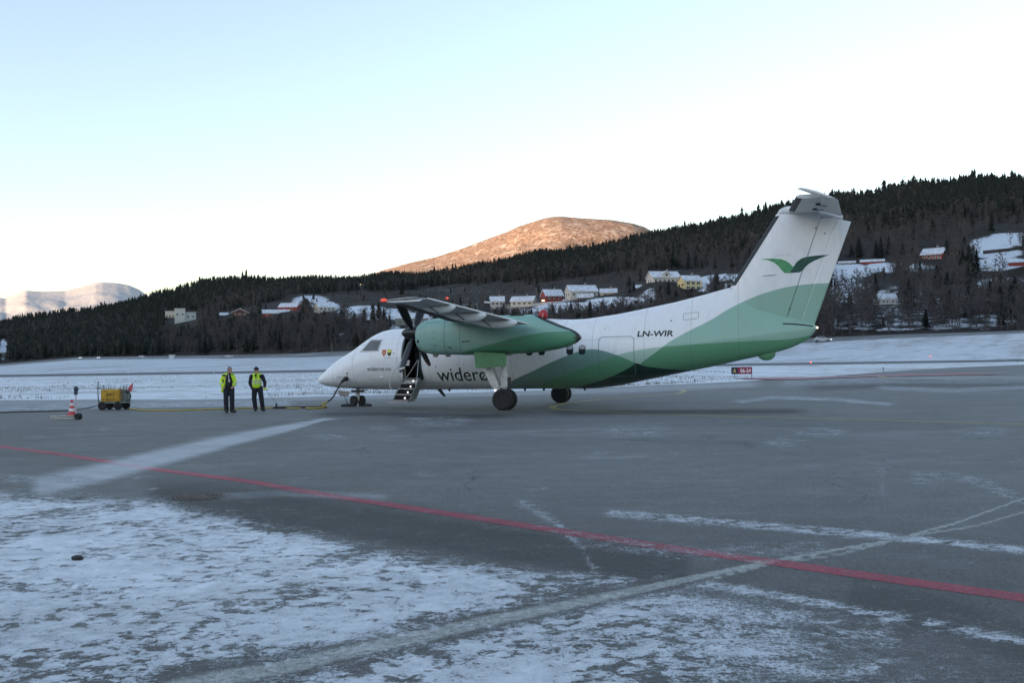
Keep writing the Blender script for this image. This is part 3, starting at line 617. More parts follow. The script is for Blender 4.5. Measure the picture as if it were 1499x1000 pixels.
# ================================================================= HOUSES ON THE HILL
M_rsnow = mat('roof_snow', (.56,.61,.67), .9, var=.22, scale=.6); M_glass_d = mat('window_dark', (.03,.035,.04), .15, var=.2)
M_wwhite = mat('white_boards', (.50,.50,.46), .7, var=.08, scale=2); M_wcream = mat('cream_boards', (.52,.49,.37), .7, var=.08, scale=2)
M_wred = mat('red_boards', (.23,.035,.03), .7, var=.2, scale=2); M_wyel = mat('yellow_boards', (.58,.52,.27), .7, var=.08, scale=2)
M_wgrey = mat('grey_green_boards', (.20,.23,.21), .8, var=.15, scale=2); M_wbrown = mat('brown_boards', (.085,.05,.04), .8, var=.2, scale=2)
M_found = mat('foundation', (.26,.26,.25), .9, var=.15); M_trim = mat('white_trim', (.66,.66,.64), .7, var=.05)
def house(u, v, wpx, wallpx, roofpx, wallm, label, yaw=0.0, depth=8.0, rot=False, nwin=4, dormer=False, chimney=True, name='house', cat='house', deck=False, storeys=1, roofm=None):
    """u,v = foot centre; wpx wide, wall and roof heights in px; rot: gable faces the camera"""
    x, y, z = plant(u, v); k = y/F; W = wpx*k; Hw = wallpx*k; Hr = roofpx*k
    e = empty(name, (x, y, z-.3), -math.atan2(x, y)+yaw, label, cat)
    ov = .5; D = depth; roofm = roofm or M_rsnow
    b = MB()
    if not rot:
        b.add([(-W/2,0,-1.5),(W/2,0,-1.5),(W/2,D,-1.5),(-W/2,D,-1.5),(-W/2,0,Hw),(W/2,0,Hw),(W/2,D,Hw),(-W/2,D,Hw),(-W/2,D/2,Hw+Hr),(W/2,D/2,Hw+Hr)],
              [(0,1,5,4),(1,2,6,9,5),(2,3,7,6),(3,0,4,8,7)])
        def rf(x0,x1,t): return [(x0,-ov,Hw-ov*Hr/(D/2)+t),(x1,-ov,Hw-ov*Hr/(D/2)+t),(x1,D/2,Hw+Hr+t),(x0,D/2,Hw+Hr+t),(x0,D+ov,Hw-ov*Hr/(D/2)+t),(x1,D+ov,Hw-ov*Hr/(D/2)+t)]
        lo, hi = rf(-W/2-ov, W/2+ov, .05), rf(-W/2-ov, W/2+ov, .42)
        r_ = MB(); r_.add(lo+hi, [(0,3,2,1)[::-1],(3,4,5,2)[::-1],(6,7,8,9),(9,8,11,10),(0,1,7,6),(4,10,11,5),(0,6,9,3),(3,9,10,4),(1,2,8,7),(2,5,11,8)])
    else:
        b.add([(-W/2,0,-1.5),(W/2,0,-1.5),(W/2,D,-1.5),(-W/2,D,-1.5),(-W/2,0,Hw),(W/2,0,Hw),(W/2,D,Hw),(-W/2,D,Hw),(0,0,Hw+Hr),(0,D,Hw+Hr)],
              [(0,1,5,8,4),(1,2,6,5),(2,3,7,9,6),(3,0,4,7)])
        def rf(t): s = ov*Hr/(W/2); return [(-W/2-ov,-ov,Hw-s+t),(0,-ov,Hw+Hr+t),(W/2+ov,-ov,Hw-s+t),(-W/2-ov,D+ov,Hw-s+t),(0,D+ov,Hw+Hr+t),(W/2+ov,D+ov,Hw-s+t)]
        r_ = MB(); r_.add(rf(.05)+rf(.42), [(0,1,4,3),(1,2,5,4),(6,9,10,7),(7,10,11,8),(0,6,7,1),(1,7,8,2),(3,4,10,9),(4,5,11,10),(0,3,9,6),(2,8,11,5)])
    b.build('wall', wallm, e); rr = r_.build('roof', roofm, e)
    if chimney:
        c = MB(); cz = Hw+Hr; cx = W*.15 if not rot else .3; cy = D/2 if not rot else D*.4
        c.box((cx-.4, cy-.4, cz-.6), (cx+.4, cy+.4, cz+1.3)); c.box((cx-.5, cy-.5, cz+1.3), (cx+.5, cy+.5, cz+1.45)); c.build('chimney', M_found, rr)
    wh = min(1.25, Hw*.42); 
    for s in range(storeys):
        zc = Hw*(.58 if storeys == 1 else (.26+.48*s))
        for i in range(nwin):
            cx = -W/2+W*(i+.7)/(nwin+.4); ww = min(1.5, W/nwin*.55)
            fr = MB(); fr.box((cx-ww/2-.12, -.08, zc-wh/2-.12), (cx+ww/2+.12, -.01, zc+wh/2+.12)); f_ = fr.build('window', M_trim, e)
            gl = MB(); gl.box((cx-ww/2, -.11, zc-wh/2), (cx-.06, -.085, zc+wh/2)); gl.box((cx+.06, -.11, zc-wh/2), (cx+ww/2, -.085, zc+wh/2)); gl.build('pane', M_glass_d, f_)
    side = 1 if x < 0 else -1
    for i in range(2):   # windows in the end walls
        for sd in (-1, 1):
            cy = D*(.3+.4*i); zc = Hw*.6; fr = MB(); X = sd*W/2; fr.box((min(X, X+sd*.08), cy-.6, zc-.6), (max(X, X+sd*.08), cy+.6, zc+.6)); f_ = fr.build('window', M_glass_d, e)
    if dormer:
        d = MB(); dw = W*.13; zt = Hw+Hr*.95; zb = Hw+.1
        d.add([(-dw,-.2,zb),(dw,-.2,zb),(dw,-.2,zb+(zt-zb)*.55),(0,-.2,zt),(-dw,-.2,zb+(zt-zb)*.55),(-dw,D/2,zb),(dw,D/2,zb),(dw,D/2,zb+(zt-zb)*.55),(0,D/2,zt),(-dw,D/2,zb+(zt-zb)*.55)],
              [(0,1,2,3,4),(1,6,7,2),(0,4,9,5)]); dd = d.build('dormer', wallm, e)
        d = MB(); q = zb+(zt-zb)*.55
        d.add([(-dw-.3,-.5,q-.1),(0,-.5,zt+.15),(dw+.3,-.5,q-.1),(-dw-.3,D/2,q-.1),(0,D/2,zt+.15),(dw+.3,D/2,q-.1),(-dw-.3,-.5,q+.2),(0,-.5,zt+.45),(dw+.3,-.5,q+.2),(-dw-.3,D/2,q+.2),(0,D/2,zt+.45),(dw+.3,D/2,q+.2)],
              [(6,9,10,7),(7,10,11,8),(0,6,7,1),(1,7,8,2),(0,3,9,6),(2,8,11,5)]); d.build('dormer_roof', roofm, dd)
        d = MB(); d.box((-.5,-.26,zb+.5), (.5,-.21,zb+1.6)); d.build('window', M_glass_d, dd)
    if deck:
        d = MB(); d.box((-W/2-2.5, -3, Hw*.05), (W/2, -.05, Hw*.05+.25)); 
        for i in range(9): X = -W/2-2.4+i*(W+2.3)/8; d.box((X, -2.95, Hw*.05+.25), (X+.12, -2.85, Hw*.05+1.15))
        d.box((-W/2-2.5, -3.0, Hw*.05+1.15), (W/2, -2.85, Hw*.05+1.28)); d.box((-W/2-2.3,-2.8,-2.2), (W/2-.2,-2.4,Hw*.05-.002), 1)
        d.build('deck', [M_trim, M_found], e)
    return e
def block(u, v, parts, label, name='block_building', cat='building'):
    x, y, z = plant(u, v); k = y/F; e = empty(name, (x, y, z-.5), -math.atan2(x, y), label, cat)
    for (x0, x1, h0, h1, d0, d1, mt, nm, wins) in parts:
        b = MB(); b.box((x0*k, d0, h0*k-1), (x1*k, d1, h1*k)); b.box((x0*k-.2, d0-.2, h1*k), (x1*k+.2, d1+.2, h1*k+.35)); w_ = b.build(nm, mt, e)
        for i in range(wins):
            cx = x0*k+(x1-x0)*k*(i+.5)/wins; c = MB(); c.box((cx-.7, d0-.06, h1*k*.60-.7), (cx+.7, d0-.005, h1*k*.60+.8)); c.build('window', M_glass_d, w_)
    return e
M_conc = mat('pale_concrete', (.44,.50,.49), .8, var=.08, scale=.4); M_conc2 = mat('pale_panel', (.34,.42,.43), .7, var=.1, scale=.4)
block(264, 473, [(-21,-8,10,17,2,12,M_wwhite,'wing',3),(-8,7,0,21,0,14,M_conc,'tower_block',2),(7,22,6,15.5,1,12,M_conc2,'wing',2),(7,21,-1,4,-1,1,M_conc,'terrace_wall',0)], 'pale grey block building with a tall centre on the dark wooded slope', cat='building')
house(351, 463, 24, 5, 5.5, M_wbrown, 'dark brown house with one snowy roof right of the pale block building', rot=True, nwin=3, depth=12)
house(328, 465, 12, 3, 3.5, M_wbrown, 'tiny dark shed with snowy roof between block building and brown house', nwin=1, chimney=False, name='shed', cat='shed')
house(421, 457, 28, 8, 6, M_wred, 'tall red barn with snowy roof at the back of the farm', nwin=2, chimney=False, name='barn', cat='barn', depth=12, yaw=-.35)
house(404, 463, 38, 5, 5, M_wred, 'long low red farm building with snowy roof in front of the barn', nwin=4, chimney=False, depth=8, name='barn', cat='barn')
house(479, 457, 27, 8, 7, M_wwhite, 'white house with snowy roof just right of the red farm', nwin=4, yaw=.4, depth=9)
house(603, 480, 48, 14, 8, M_wgrey, 'grey green house with wide snowy roof behind the near propeller', nwin=5, depth=12)
house(728, 450, 20, 9, 7, M_wwhite, 'pale house half hidden by bushes left of the cream house with a deck', nwin=3)
house(764, 449, 34, 9, 7, M_wcream, 'cream house with snowy roof and long deck over the nacelle', yaw=-.25, nwin=4, deck=True, depth=9)
house(812, 440, 27, 8, 9, M_wred, 'red house with snowy roof between cream and white houses', yaw=.35, nwin=3, depth=9)
house(855, 437, 42, 11, 9, M_wwhite, 'big white house with snowy roof right of the red house', yaw=.3, nwin=5, depth=10)
house(857, 441, 22, 6, 4, M_wbrown, 'small brown annex in front of the big white house', nwin=3, chimney=False, name='annex', cat='annex', depth=3)
house(891, 436, 24, 7, 6, M_wcream, 'low pale house right of the big white house', nwin=2, depth=8)
house(938, 428, 13, 5, 4, M_wwhite, 'small white outhouse beside the dark spruce', nwin=2, chimney=False, name='outhouse', cat='outhouse')
house(976, 417, 42, 12, 9, M_wwhite, 'white house with a roof dormer left of the yellow house', yaw=.35, nwin=6, dormer=True, depth=10)
house(1015, 424, 27, 14, 8, M_wyel, 'pale yellow two storey house with snowy roof', yaw=.4, nwin=3, storeys=2, depth=9)
house(1277, 388, 32, 6, 3, M_wred, 'long red shed at the forest edge right of the tail', nwin=0, chimney=False, name='shed', cat='shed', depth=6)
house(1240, 388, 22, 4, 2, M_wgrey, 'low grey shed with two dark openings left of the red shed', nwin=2, chimney=False, name='shed', cat='shed', depth=5)
house(1364, 383, 30, 12, 9, M_wred, 'red house with patchy snowy roof left of the tall spruces', nwin=4, yaw=-.3, depth=9, storeys=2)
house(1300, 445, 22, 9, 7, M_wwhite, 'white cabin with snowy roof and deck in the lower trees', nwin=3, yaw=.15, depth=7, deck=True, name='cabin', cat='cabin')
house(1441, 398, 20, 7, 6, M_wcream, 'pale cottage with snowy roof right of the tall spruces', nwin=2, yaw=.1, depth=7, name='cottage', cat='cottage')
house(1493, 394, 30, 11, 3, M_wred, 'red barn cut off by the right edge of the photo', nwin=0, chimney=False, name='barn', cat='barn', depth=10)
house(1228, 440, 16, 7, 8, M_wgrey, 'grey steep roofed cabin among bare trees right of the fin', rot=True, nwin=1, chimney=False, name='cabin', cat='cabin', depth=7)
house(2, 522, 16, 6, 5, M_wgrey, 'snow covered house at the far left foot of the ridge', nwin=2, chimney=False)
# lit lamps, poles
M_pole = mat('pole_grey', (.22,.22,.22), .6); M_warm = mat('warm_lamp', (1,.72,.35), .5, emit=.7, var=.02); M_redl = mat('red_lamp', (1,.09,.06), .4, emit=.35, var=.02); M_whl = mat('white_lamp', (.9,.95,1), .4, emit=.8, var=.02)
def lamp(u, v, hpx, mt, label, r=.5, name='street_lamp', cat='lamp'):
    x, y, z = plant(u, v); h = hpx*y/F; e = empty(name, (x, y, z-.2), 0, label, cat)
    p = MB(); p.tube([(0,0,0),(0,0,h)], [.12,.08], 6); p.tube([(0,0,h),(0,-1.1,h+.2)], .06, 5); p.build('pole', M_pole, e)
    l = MB(); l.ball((0,-1.3,h+.15), r, 10, sc=(1,1,.5)); l.build('lamp_head', mt, e)
    return e
lamp(795, 447, 5, M_warm, 'lit warm lamp beside the road under the red house', .9)
lamp(528, 427, 10, M_warm, 'small lit lamp among dark trees above the wing tip', .55)
lamp(655, 447, 10, M_redl, 'red warning lamp standing over the wing on the slope', 1.1, 'warning_lamp')
def plain_pole(u, v, hpx, label):
    x, y, z = plant(u, v); h = hpx*y/F; p = MB(); p.tube([(0,0,0),(0,0,h)], [.18,.12], 6); p.box((-.8,-.06,h-.6),(.8,.06,h-.45)); p.box((-.12,-.12,h),(.12,.12,h+.15))
    o = p.build('utility_pole', mat('pole_wood', (.20,.19,.18), .9)); o.location = (x, y, z-.3); tag(o, label, 'pole')
plain_pole(785, 441, 20, 'tall grey pole left of the red house'); plain_pole(838, 430, 12, 'thin pole behind the big white house'); plain_pole(486, 520, 18, 'short pale pole on the slope ahead of the nose')
# fence and retaining wall
def wall_line(pts, h, mt, label, name='retaining_wall', cat='wall', t=.5):
    P = [Vector(plant(u, v)) for u, v in pts]; b = MB()
    for a, c in zip(P[:-1], P[1:]):
        d = (c-a).normalized(); n = Vector((-d.y, d.x, 0))*t
        b.add([a-n+Vector((0,0,-1)), c-n+Vector((0,0,-1)), c+n+Vector((0,0,-1)), a+n+Vector((0,0,-1)), a-n+Vector((0,0,h)), c-n+Vector((0,0,h)), c+n+Vector((0,0,h)), a+n+Vector((0,0,h))], [(0,1,5,4),(2,3,7,6),(4,5,6,7),(1,2,6,5),(3,0,4,7)])
    return tag(b.build(name, mt), label, cat)
M_dkstone = mat('dark_stone', (.045,.042,.04), .9, var=.4, scale=1)
wall_line([(1450,406),(1465,406.5),(1480,403),(1499,399),(1530,396)], 2.4, M_dkstone, 'dark retaining wall under the red barn at the right edge')
wall_line([(1038,422),(1050,419),(1064,416.5),(1072,415)], 1.7, M_dkstone, 'dark wall below the white field right of the yellow house')
wall_line([(778,449),(800,446),(822,444),(850,440)], 1.0, mat('snowy_rail', (.38,.40,.42), .8), 'snowy rail along the road under the red house', 'road_rail', 'rail', .2)
wall_line([(1440,372),(1470,369),(1499,366)], 1.6, M_dkstone, 'dark upper wall across the snowy field at the right edge')
# cars
M_tyre = mat('tyre_rubber', (.02,.02,.022), .8, var=.3); M_carglass = mat('car_glass', (.02,.03,.04), .1)
def car(u, v, yaw, mt, label, lights=False, snowroof=False, name='parked_car', L=4.5, cat='car'):
    x, y, z = plant(u, v); e = empty(name, (x, y, z), yaw, label, cat)
    prof = [(-2.2,.35),(-2.25,.75),(-2.05,.95),(-1.75,1.0),(-1.35,1.42),(-.2,1.48),(.45,1.40),(1.15,.98),(1.95,.85),(2.2,.65),(2.22,.35)]
    b = MB(); ws = [.80,.84,.84,.82,.66,.64,.64,.80,.80,.80,.80]
    rings = [[(px_, -w_, pz) for (px_, pz), w_ in zip(prof, ws)], [(px_, w_, pz) for (px_, pz), w_ in zip(prof, ws)]]
    b.loft(rings); b.build('body', mt, e, .04)
    g_ = MB()
    for sd in (-1, 1): g_.add([(-1.5,sd*.79,1.05),(.9,sd*.80,1.03),(.38,sd*.70,1.36),(-1.25,sd*.70,1.38)], [(0,1,2,3)])
    g_.add([(1.17,-.7,1.0),(1.17,.7,1.0),(.53,.6,1.41),(.53,-.6,1.41)], [(0,1,2,3)]); g_.build('car_window', M_carglass, e)
    for wx in (-1.35, 1.35):
        for wy in (-.78, .78):
            w_ = MB(); w_.lathe([(.02,-.1),(.32,-.1),(.33,0),(.32,.1),(.02,.1)], 16, M=Matrix.Translation((wx, wy, .33)) @ Matrix.Rotation(R(90), 4, 'X')); wh = w_.build('wheel', M_tyre, e)
            w_ = MB(); w_.lathe([(.02,-.115),(.19,-.115),(.19,.115),(.02,.115)], 12, M=Matrix.Translation((wx, wy, .33)) @ Matrix.Rotation(R(90), 4, 'X')); w_.build('rim', M_pole, wh)
    for wy in (-.55, .55):
        l = MB(); l.ball((2.2, wy, .68), .17 if lights else .12, 8, sc=(.4,1.3,.8)); l.build('headlight', M_whl if lights else M_trim, e)
        l = MB(); l.ball((-2.22, wy, .8), .1, 6, sc=(.4,1.3,.8)); l.build('tail_light', mat('tail_red', (.4,.02,.02), .4), e)
    if snowroof: s = MB(); s.bbox((-1.6,-.66,1.42),(.45,.66,1.60),.06); s.bbox((1.15,-.7,.98),(2.0,.7,1.07),.03); s.build('snow_cap', M_rsnow, e)
    return e
M_silver = mat('silver_paint', (.42,.45,.48), .3, .5, var=.05); M_wcar = mat('white_paint', (.65,.68,.72), .35, var=.05)
car(1204, 501, -.35, M_silver, 'silver car with lit headlights on the road right of the tail', True)
car(118, 525.5, -1.35, M_wcar, 'left one of two far cars with lit headlights below the ridge', True)
car(145, 525.5, -1.35, M_wcar, 'right one of two far cars with lit headlights below the ridge', True)
car(335, 524, .2, M_wcar, 'snow covered car on the far road behind the man in the jacket', False, True)
car(208, 524.5, .1, M_wcar, 'white car at the wood edge between headlights and pale cabinet', False, True)
car(502, 493, .1, M_wcar, 'white van shape parked in bare trees above the nose', False, True, name='parked_van', cat='van')
car(829, 442.5, .2, M_wcar, 'snow covered car parked between red house and white house', False, True)
x, y, z = plant(252, 525.5); b = MB(); b.bbox((-1.6,-1,0),(1.6,1,2.3),.1); b.box((-1.75,-1.15,2.3),(1.75,1.15,2.5)); b.box((-.5,-1.05,.2),(.5,-1.0,1.9))
o = b.build('cabinet', mat('cabinet_grey', (.45,.48,.5), .7)); o.location = (x, y, z); tag(o, 'pale grey cabinet on the far field edge below the block building', 'cabinet')

# ================================================================= THE AIRCRAFT   (local X aft from the nose, Y starboard, Z up; port side faces the camera)
PL = empty('turboprop_aircraft', (-8.48, 45.45, 0), -0.3155, 'white and green twin propeller airliner parked on the apron, its airstair lowered', 'aircraft')
TOP = [(0,1.17),(.12,1.30),(.46,1.59),(1.02,2.0),(1.8,2.41),(2.4,2.80),(2.86,3.07),(3.22,3.21),(3.62,3.275),(4.06,3.29),(7,3.30),(8,3.40),(9.5,3.46),(10.71,3.47),(12.08,3.49),(13.42,3.65),(15.6,4.04),(16.8,4.31),(17.8,4.56),(18.4,4.35),(19.4,3.7),(20.2,3.32),(20.6,3.18),(20.86,3.05),(20.91,2.96)]
BOT = [(0,1.10),(.12,1.0),(.22,.95),(.55,.86),(1.19,.79),(2.11,.735),(3.9,.70),(12.35,.70),(13.19,.78),(13.74,.88),(14.97,1.12),(16.97,1.50),(18.52,1.83),(19.44,2.02),(20.04,2.20),(20.64,2.50),(20.86,2.78),(20.91,2.90)]
WID = [(0,.03),(.12,.17),(.46,.42),(1.02,.68),(1.8,.95),(2.4,1.11),(3.2,1.26),(4.06,1.335),(5,1.345),(11.5,1.345),(13,1.31),(15,1.10),(17,.80),(18.5,.52),(19.5,.36),(20.3,.24),(20.86,.10),(20.91,.04)]
CEN = [(0,1.13),(.46,1.20),(1.02,1.35),(1.8,1.62),(2.4,1.80),(3.2,1.95),(4.06,2.0),(12,2.0),(15,2.2),(17,2.45),(19,2.70),(20.9,2.93)]
QQ = [(0,2),(11,2),(13,1.95),(15,1.7),(17,1.3),(19,1.15),(20.9,1.6)]
def ip(t, s): p = np.array(t, float); return float(np.interp(s, p[:,0], p[:,1]))
def smooth_ip(t):
    p = np.array(t, float); xs = np.arange(0, 20.92, .02); y = np.interp(xs, p[:,0], p[:,1])
    k = np.hanning(25); k /= k.sum(); yy = np.convolve(np.pad(y, 12, mode='edge'), k, 'valid')
    a = clamp01((xs-.15)/.5)*clamp01((20.85-xs)/.4); return xs, y*(1-a)+yy*a
_T, _B, _W, _C = (smooth_ip(t) for t in (TOP, BOT, WID, CEN))
def sec(s): return (float(np.interp(s, *_T)), float(np.interp(s, *_B)), float(np.interp(s, *_W)), float(np.interp(s, *_C)), ip(QQ, s))
def fus(s, phi, off=0.0):       # phi: -90 belly, 0 port side, 90 top, 180 starboard
    t, b, w_, c, q = sec(s); co, si = math.cos(phi), math.sin(phi)
    sy = math.copysign(1, co)
    if si >= 0: y = w_*abs(co)**(2/q); z = c+(t-c)*si**(2/q)
    else: y = w_*abs(co); z = c+(c-b)*si
    y += off*abs(co); z += off*si
    return Vector((s, -sy*y, z))
def fus_y(s, z, off=0.004):
    t, b, w_, c, q = sec(s)
    if z >= c: r = min((z-c)/(t-c), .999); y = w_*(1-r**q)**(1/q)
    else: r = min((c-z)/(c-b), .999); y = w_*math.sqrt(1-r*r)
    return -(y+off)
def curve_node(nt, x, pts, x1=23.0, z1=8.0):
    n = nn(nt, 'ShaderNodeFloatCurve'); c = n.mapping.curves[0]
    while len(c.points) < len(pts): c.points.new(.5, .5)
    for p, (a, b) in zip(c.points, pts): p.location = (a/x1, b/z1); p.handle_type = 'AUTO_CLAMPED'
    n.mapping.update(); nt.links.new(mathn(nt, 'DIVIDE', x, x1), n.inputs['Value']); return mathn(nt, 'MULTIPLY', n.outputs[0], z1)
def grime(nt, c, z, amt=1.0):  # soot, streaks and dirt thrown up on the belly
    tc = nn(nt, 'ShaderNodeTexCoord'); mp = nn(nt, 'ShaderNodeMapping'); nt.links.new(tc.outputs['Object'], mp.inputs[0]); mp.inputs['Scale'].default_value = (1, 1, .35)
    n = sstep(nt, noise(nt, mp.outputs[0], 3.5, 8, .7, .4), .45, .8)
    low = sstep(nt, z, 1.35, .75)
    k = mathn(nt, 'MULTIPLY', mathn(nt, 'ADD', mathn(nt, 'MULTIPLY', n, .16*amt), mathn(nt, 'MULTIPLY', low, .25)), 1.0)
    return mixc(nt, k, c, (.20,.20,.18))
def paint_plane():
    m, nt, b = new_mat('aircraft_paint'); tc = nn(nt, 'ShaderNodeTexCoord'); sx = nn(nt, 'ShaderNodeSeparateXYZ'); nt.links.new(tc.outputs['Object'], sx.inputs[0])
    s, z = sx.outputs[0], sx.outputs[2]
    def under(pts, lo=None, hi=None):
        k = sstep(nt, mathn(nt, 'SUBTRACT', curve_node(nt, s, pts), z), -.006, .006)
        if lo is not None: k = mathn(nt, 'MULTIPLY', k, mathn(nt, 'GREATER_THAN', s, lo))
        if hi is not None: k = mathn(nt, 'MULTIPLY', k, mathn(nt, 'LESS_THAN', s, hi))
        return k
    Mm = under([(0,0),(13.6,.8),(14.38,1.61),(15.0,2.06),(15.58,2.49),(16.3,2.90),(17.0,3.25),(17.79,3.73),(18.56,4.10),(19.33,4.35),(20.09,4.51),(21.38,4.58),(23,4.58)], 13.7)
    W1 = under([(0,0),(8.3,.55),(9.21,1.05),(10.06,1.39),(11.3,1.90),(12.13,2.18),(12.6,2.25),(13.0,2.19),(13.6,1.99),(14.23,1.70),(15.0,1.3),(16,.6),(23,0)], 8.4, 16)
    W2 = under([(0,0),(9.8,.6),(10.73,1.03),(11.85,1.39),(12.94,1.78),(13.49,1.98),(14.02,2.12),(14.82,2.25),(15.92,2.34),(17.08,2.40),(18.6,2.47),(20.09,2.52),(20.9,2.66),(23,2.8)], 9.9)
    DK = under([(0,0),(11.0,.55),(11.91,.80),(12.79,1.01),(13.71,1.37),(14.1,1.57),(14.3,1.68),(14.5,1.60),(14.78,1.53),(16.03,1.40),(17.2,1.36),(18,1.0),(23,.8)], 11.1, 18)
    c = (.88,.895,.915)
    c = mixc(nt, W2, c, (.44,.62,.53))
    c = mixc(nt, W1, c, (.185,.325,.29))
    c = mixc(nt, Mm, c, (.30,.50,.41))
    c = mixc(nt, mathn(nt, 'MULTIPLY', W2, mathn(nt, 'MAXIMUM', W1, Mm)), c, (.125,.33,.195))
    c = mixc(nt, DK, c, (.008,.040,.028))
    c = grime(nt, c, z)
    for x_ in (1.05, 2.2, 4.35, 5.75, 7.1, 9.3, 11.4, 12.6, 14.6, 16.35, 18.1):
        c = mixc(nt, mathn(nt, 'MULTIPLY', sstep(nt, mathn(nt, 'ABSOLUTE', mathn(nt, 'SUBTRACT', s, x_)), .016, .004), .38), c, (.12,.13,.14))
    for z_ in (1.02, 2.62):
        ln = mathn(nt, 'MULTIPLY', sstep(nt, mathn(nt, 'ABSOLUTE', mathn(nt, 'SUBTRACT', z, z_)), .012, .003), mathn(nt, 'LESS_THAN', s, 15)); c = mixc(nt, mathn(nt, 'MULTIPLY', ln, .28), c, (.12,.13,.14))
    nt.links.new(c, b.inputs['Base Color']); b.inputs['Roughness'].default_value = .34; b.inputs['Coat Weight'].default_value = .25; b.inputs['Coat Roughness'].default_value = .15
    return m
M_pl = paint_plane()
def paint_nac():
    m, nt, b = new_mat('nacelle_paint'); tc = nn(nt, 'ShaderNodeTexCoord'); sx = nn(nt, 'ShaderNodeSeparateXYZ'); nt.links.new(tc.outputs['Object'], sx.inputs[0]); s, z = sx.outputs[0], sx.outputs[2]
    def above(pts): return sstep(nt, mathn(nt, 'SUBTRACT', z, curve_node(nt, s, pts)), -.02, .02)
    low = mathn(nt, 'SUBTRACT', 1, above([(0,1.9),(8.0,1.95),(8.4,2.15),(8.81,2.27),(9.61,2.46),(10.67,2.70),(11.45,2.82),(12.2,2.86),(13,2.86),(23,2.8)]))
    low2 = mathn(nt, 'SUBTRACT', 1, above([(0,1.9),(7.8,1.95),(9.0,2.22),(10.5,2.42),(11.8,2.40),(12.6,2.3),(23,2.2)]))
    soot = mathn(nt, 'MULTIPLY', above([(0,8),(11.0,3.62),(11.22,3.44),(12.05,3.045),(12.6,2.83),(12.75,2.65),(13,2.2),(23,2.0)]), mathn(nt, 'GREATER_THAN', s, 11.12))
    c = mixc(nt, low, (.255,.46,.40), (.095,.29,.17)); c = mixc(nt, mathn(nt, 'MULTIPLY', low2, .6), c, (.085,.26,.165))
    c = mixc(nt, sstep(nt, mathn(nt, 'ADD', s, mathn(nt, 'MULTIPLY', noise(nt, tc.outputs['Object'], 6, 4), .3)), 12.72, 12.92), c, (.012,.014,.012))
    c = mixc(nt, soot, c, (.010,.010,.011))
    # panel joints
    for x_ in (7.72, 8.35):
        c = mixc(nt, mathn(nt, 'MULTIPLY', sstep(nt, mathn(nt, 'ABSOLUTE', mathn(nt, 'SUBTRACT', s, x_)), .02, .008), .55), c, (.04,.06,.05))
    c = grime(nt, c, z, 1.6)
    nt.links.new(c, b.inputs['Base Color']); b.inputs['Roughness'].default_value = .38; return m
M_nac = paint_nac()
M_grey = mat('aircraft_grey', (.52,.54,.55), .45, var=.12, scale=2); M_white = mat('aircraft_white', (.76,.77,.78), .38, var=.06, scale=2)
M_boot = mat('rubber_boot', (.035,.04,.045), .6, var=.2); M_blk = mat('black_paint', (.012,.013,.015), .35, var=.2); M_dark = mat('cabin_dark', (.018,.020,.024), .7, var=.3)
M_line = mat('panel_joint', (.16,.18,.19), .6); M_steel = mat('bare_metal', (.45,.46,.48), .35, .8, var=.1); M_strut = mat('gear_white', (.55,.56,.55), .5, var=.25, scale=5)
M_ink = mat('lettering_dark_green', (.014,.035,.030), .5, var=.05); M_ggreen = mat('door_green', (.10,.265,.135), .45, var=.12, scale=2)
# fuselage skin with a real door opening
D0, D1, PH0, PH1 = 4.62, 5.38, R(-39.1), R(43.0)
ss = sorted(set([0,.03,.08]+[round(x, 3) for x in np.arange(.12, 20.9, .12)]+[D0, D1, 20.86, 20.91])); ss = [s for s in ss if not (0 < abs(s-D0) < .05 or 0 < abs(s-D1) < .05)]
ph = sorted([R(a) for a in np.arange(-90, 270, 5.0) if abs(a+40) > 2 and abs(a-45) > 3]+[PH0, PH1])
V = [fus(s, p) for s in ss for p in ph]; n_ = len(ph); f_ = []
for i in range(len(ss)-1):
    for j in range(n_):
        k = (j+1) % n_
        if D0-.001 < ss[i] < D1-.001 and PH0-.001 < ph[j] < PH1-.001: continue
        f_.append((i*n_+j, (i+1)*n_+j, (i+1)*n_+k, i*n_+k))
b = MB(); b.add(V, f_, 0, True); b.add([fus(20.91, p) for p in ph], [tuple(range(n_))]); fo = b.build('fuselage', M_pl, PL)
def closest(poly, e): return poly
def patch(name, poly, mt, parent, sf=fus_y, off=.004, dz=.07, ds=.25, build=True):
    """a shape drawn in (s, z) and laid on the port surface"""
    bm = bmesh.new()
    polys = poly if isinstance(poly[0][0], (tuple, list)) else [poly]
    for pl in polys: bm.faces.new([bm.verts.new((x, 0, z)) for x, z in pl])
    return finish_patch(bm, name, mt, parent, sf, off, dz, ds)
def finish_patch(bm, name, mt, parent, sf, off, dz, ds):
    bmesh.ops.triangulate(bm, faces=bm.faces)
    xs = [v.co.x for v in bm.verts]; zs = [v.co.z for v in bm.verts]
    for z in np.arange(min(zs)+dz, max(zs), dz): bmesh.ops.bisect_plane(bm, geom=bm.verts[:]+bm.edges[:]+bm.faces[:], plane_co=(0,0,z), plane_no=(0,0,1))
    for x in np.arange(min(xs)+ds, max(xs), ds): bmesh.ops.bisect_plane(bm, geom=bm.verts[:]+bm.edges[:]+bm.faces[:], plane_co=(x,0,0), plane_no=(1,0,0))
    for v in bm.verts: v.co.y = sf(v.co.x, v.co.z, off)
    me = bpy.data.meshes.new(name); bm.to_mesh(me); bm.free(); me.materials.append(mt)
    o = bpy.data.objects.new(name, me); COL.objects.link(o); o.parent = parent; return o
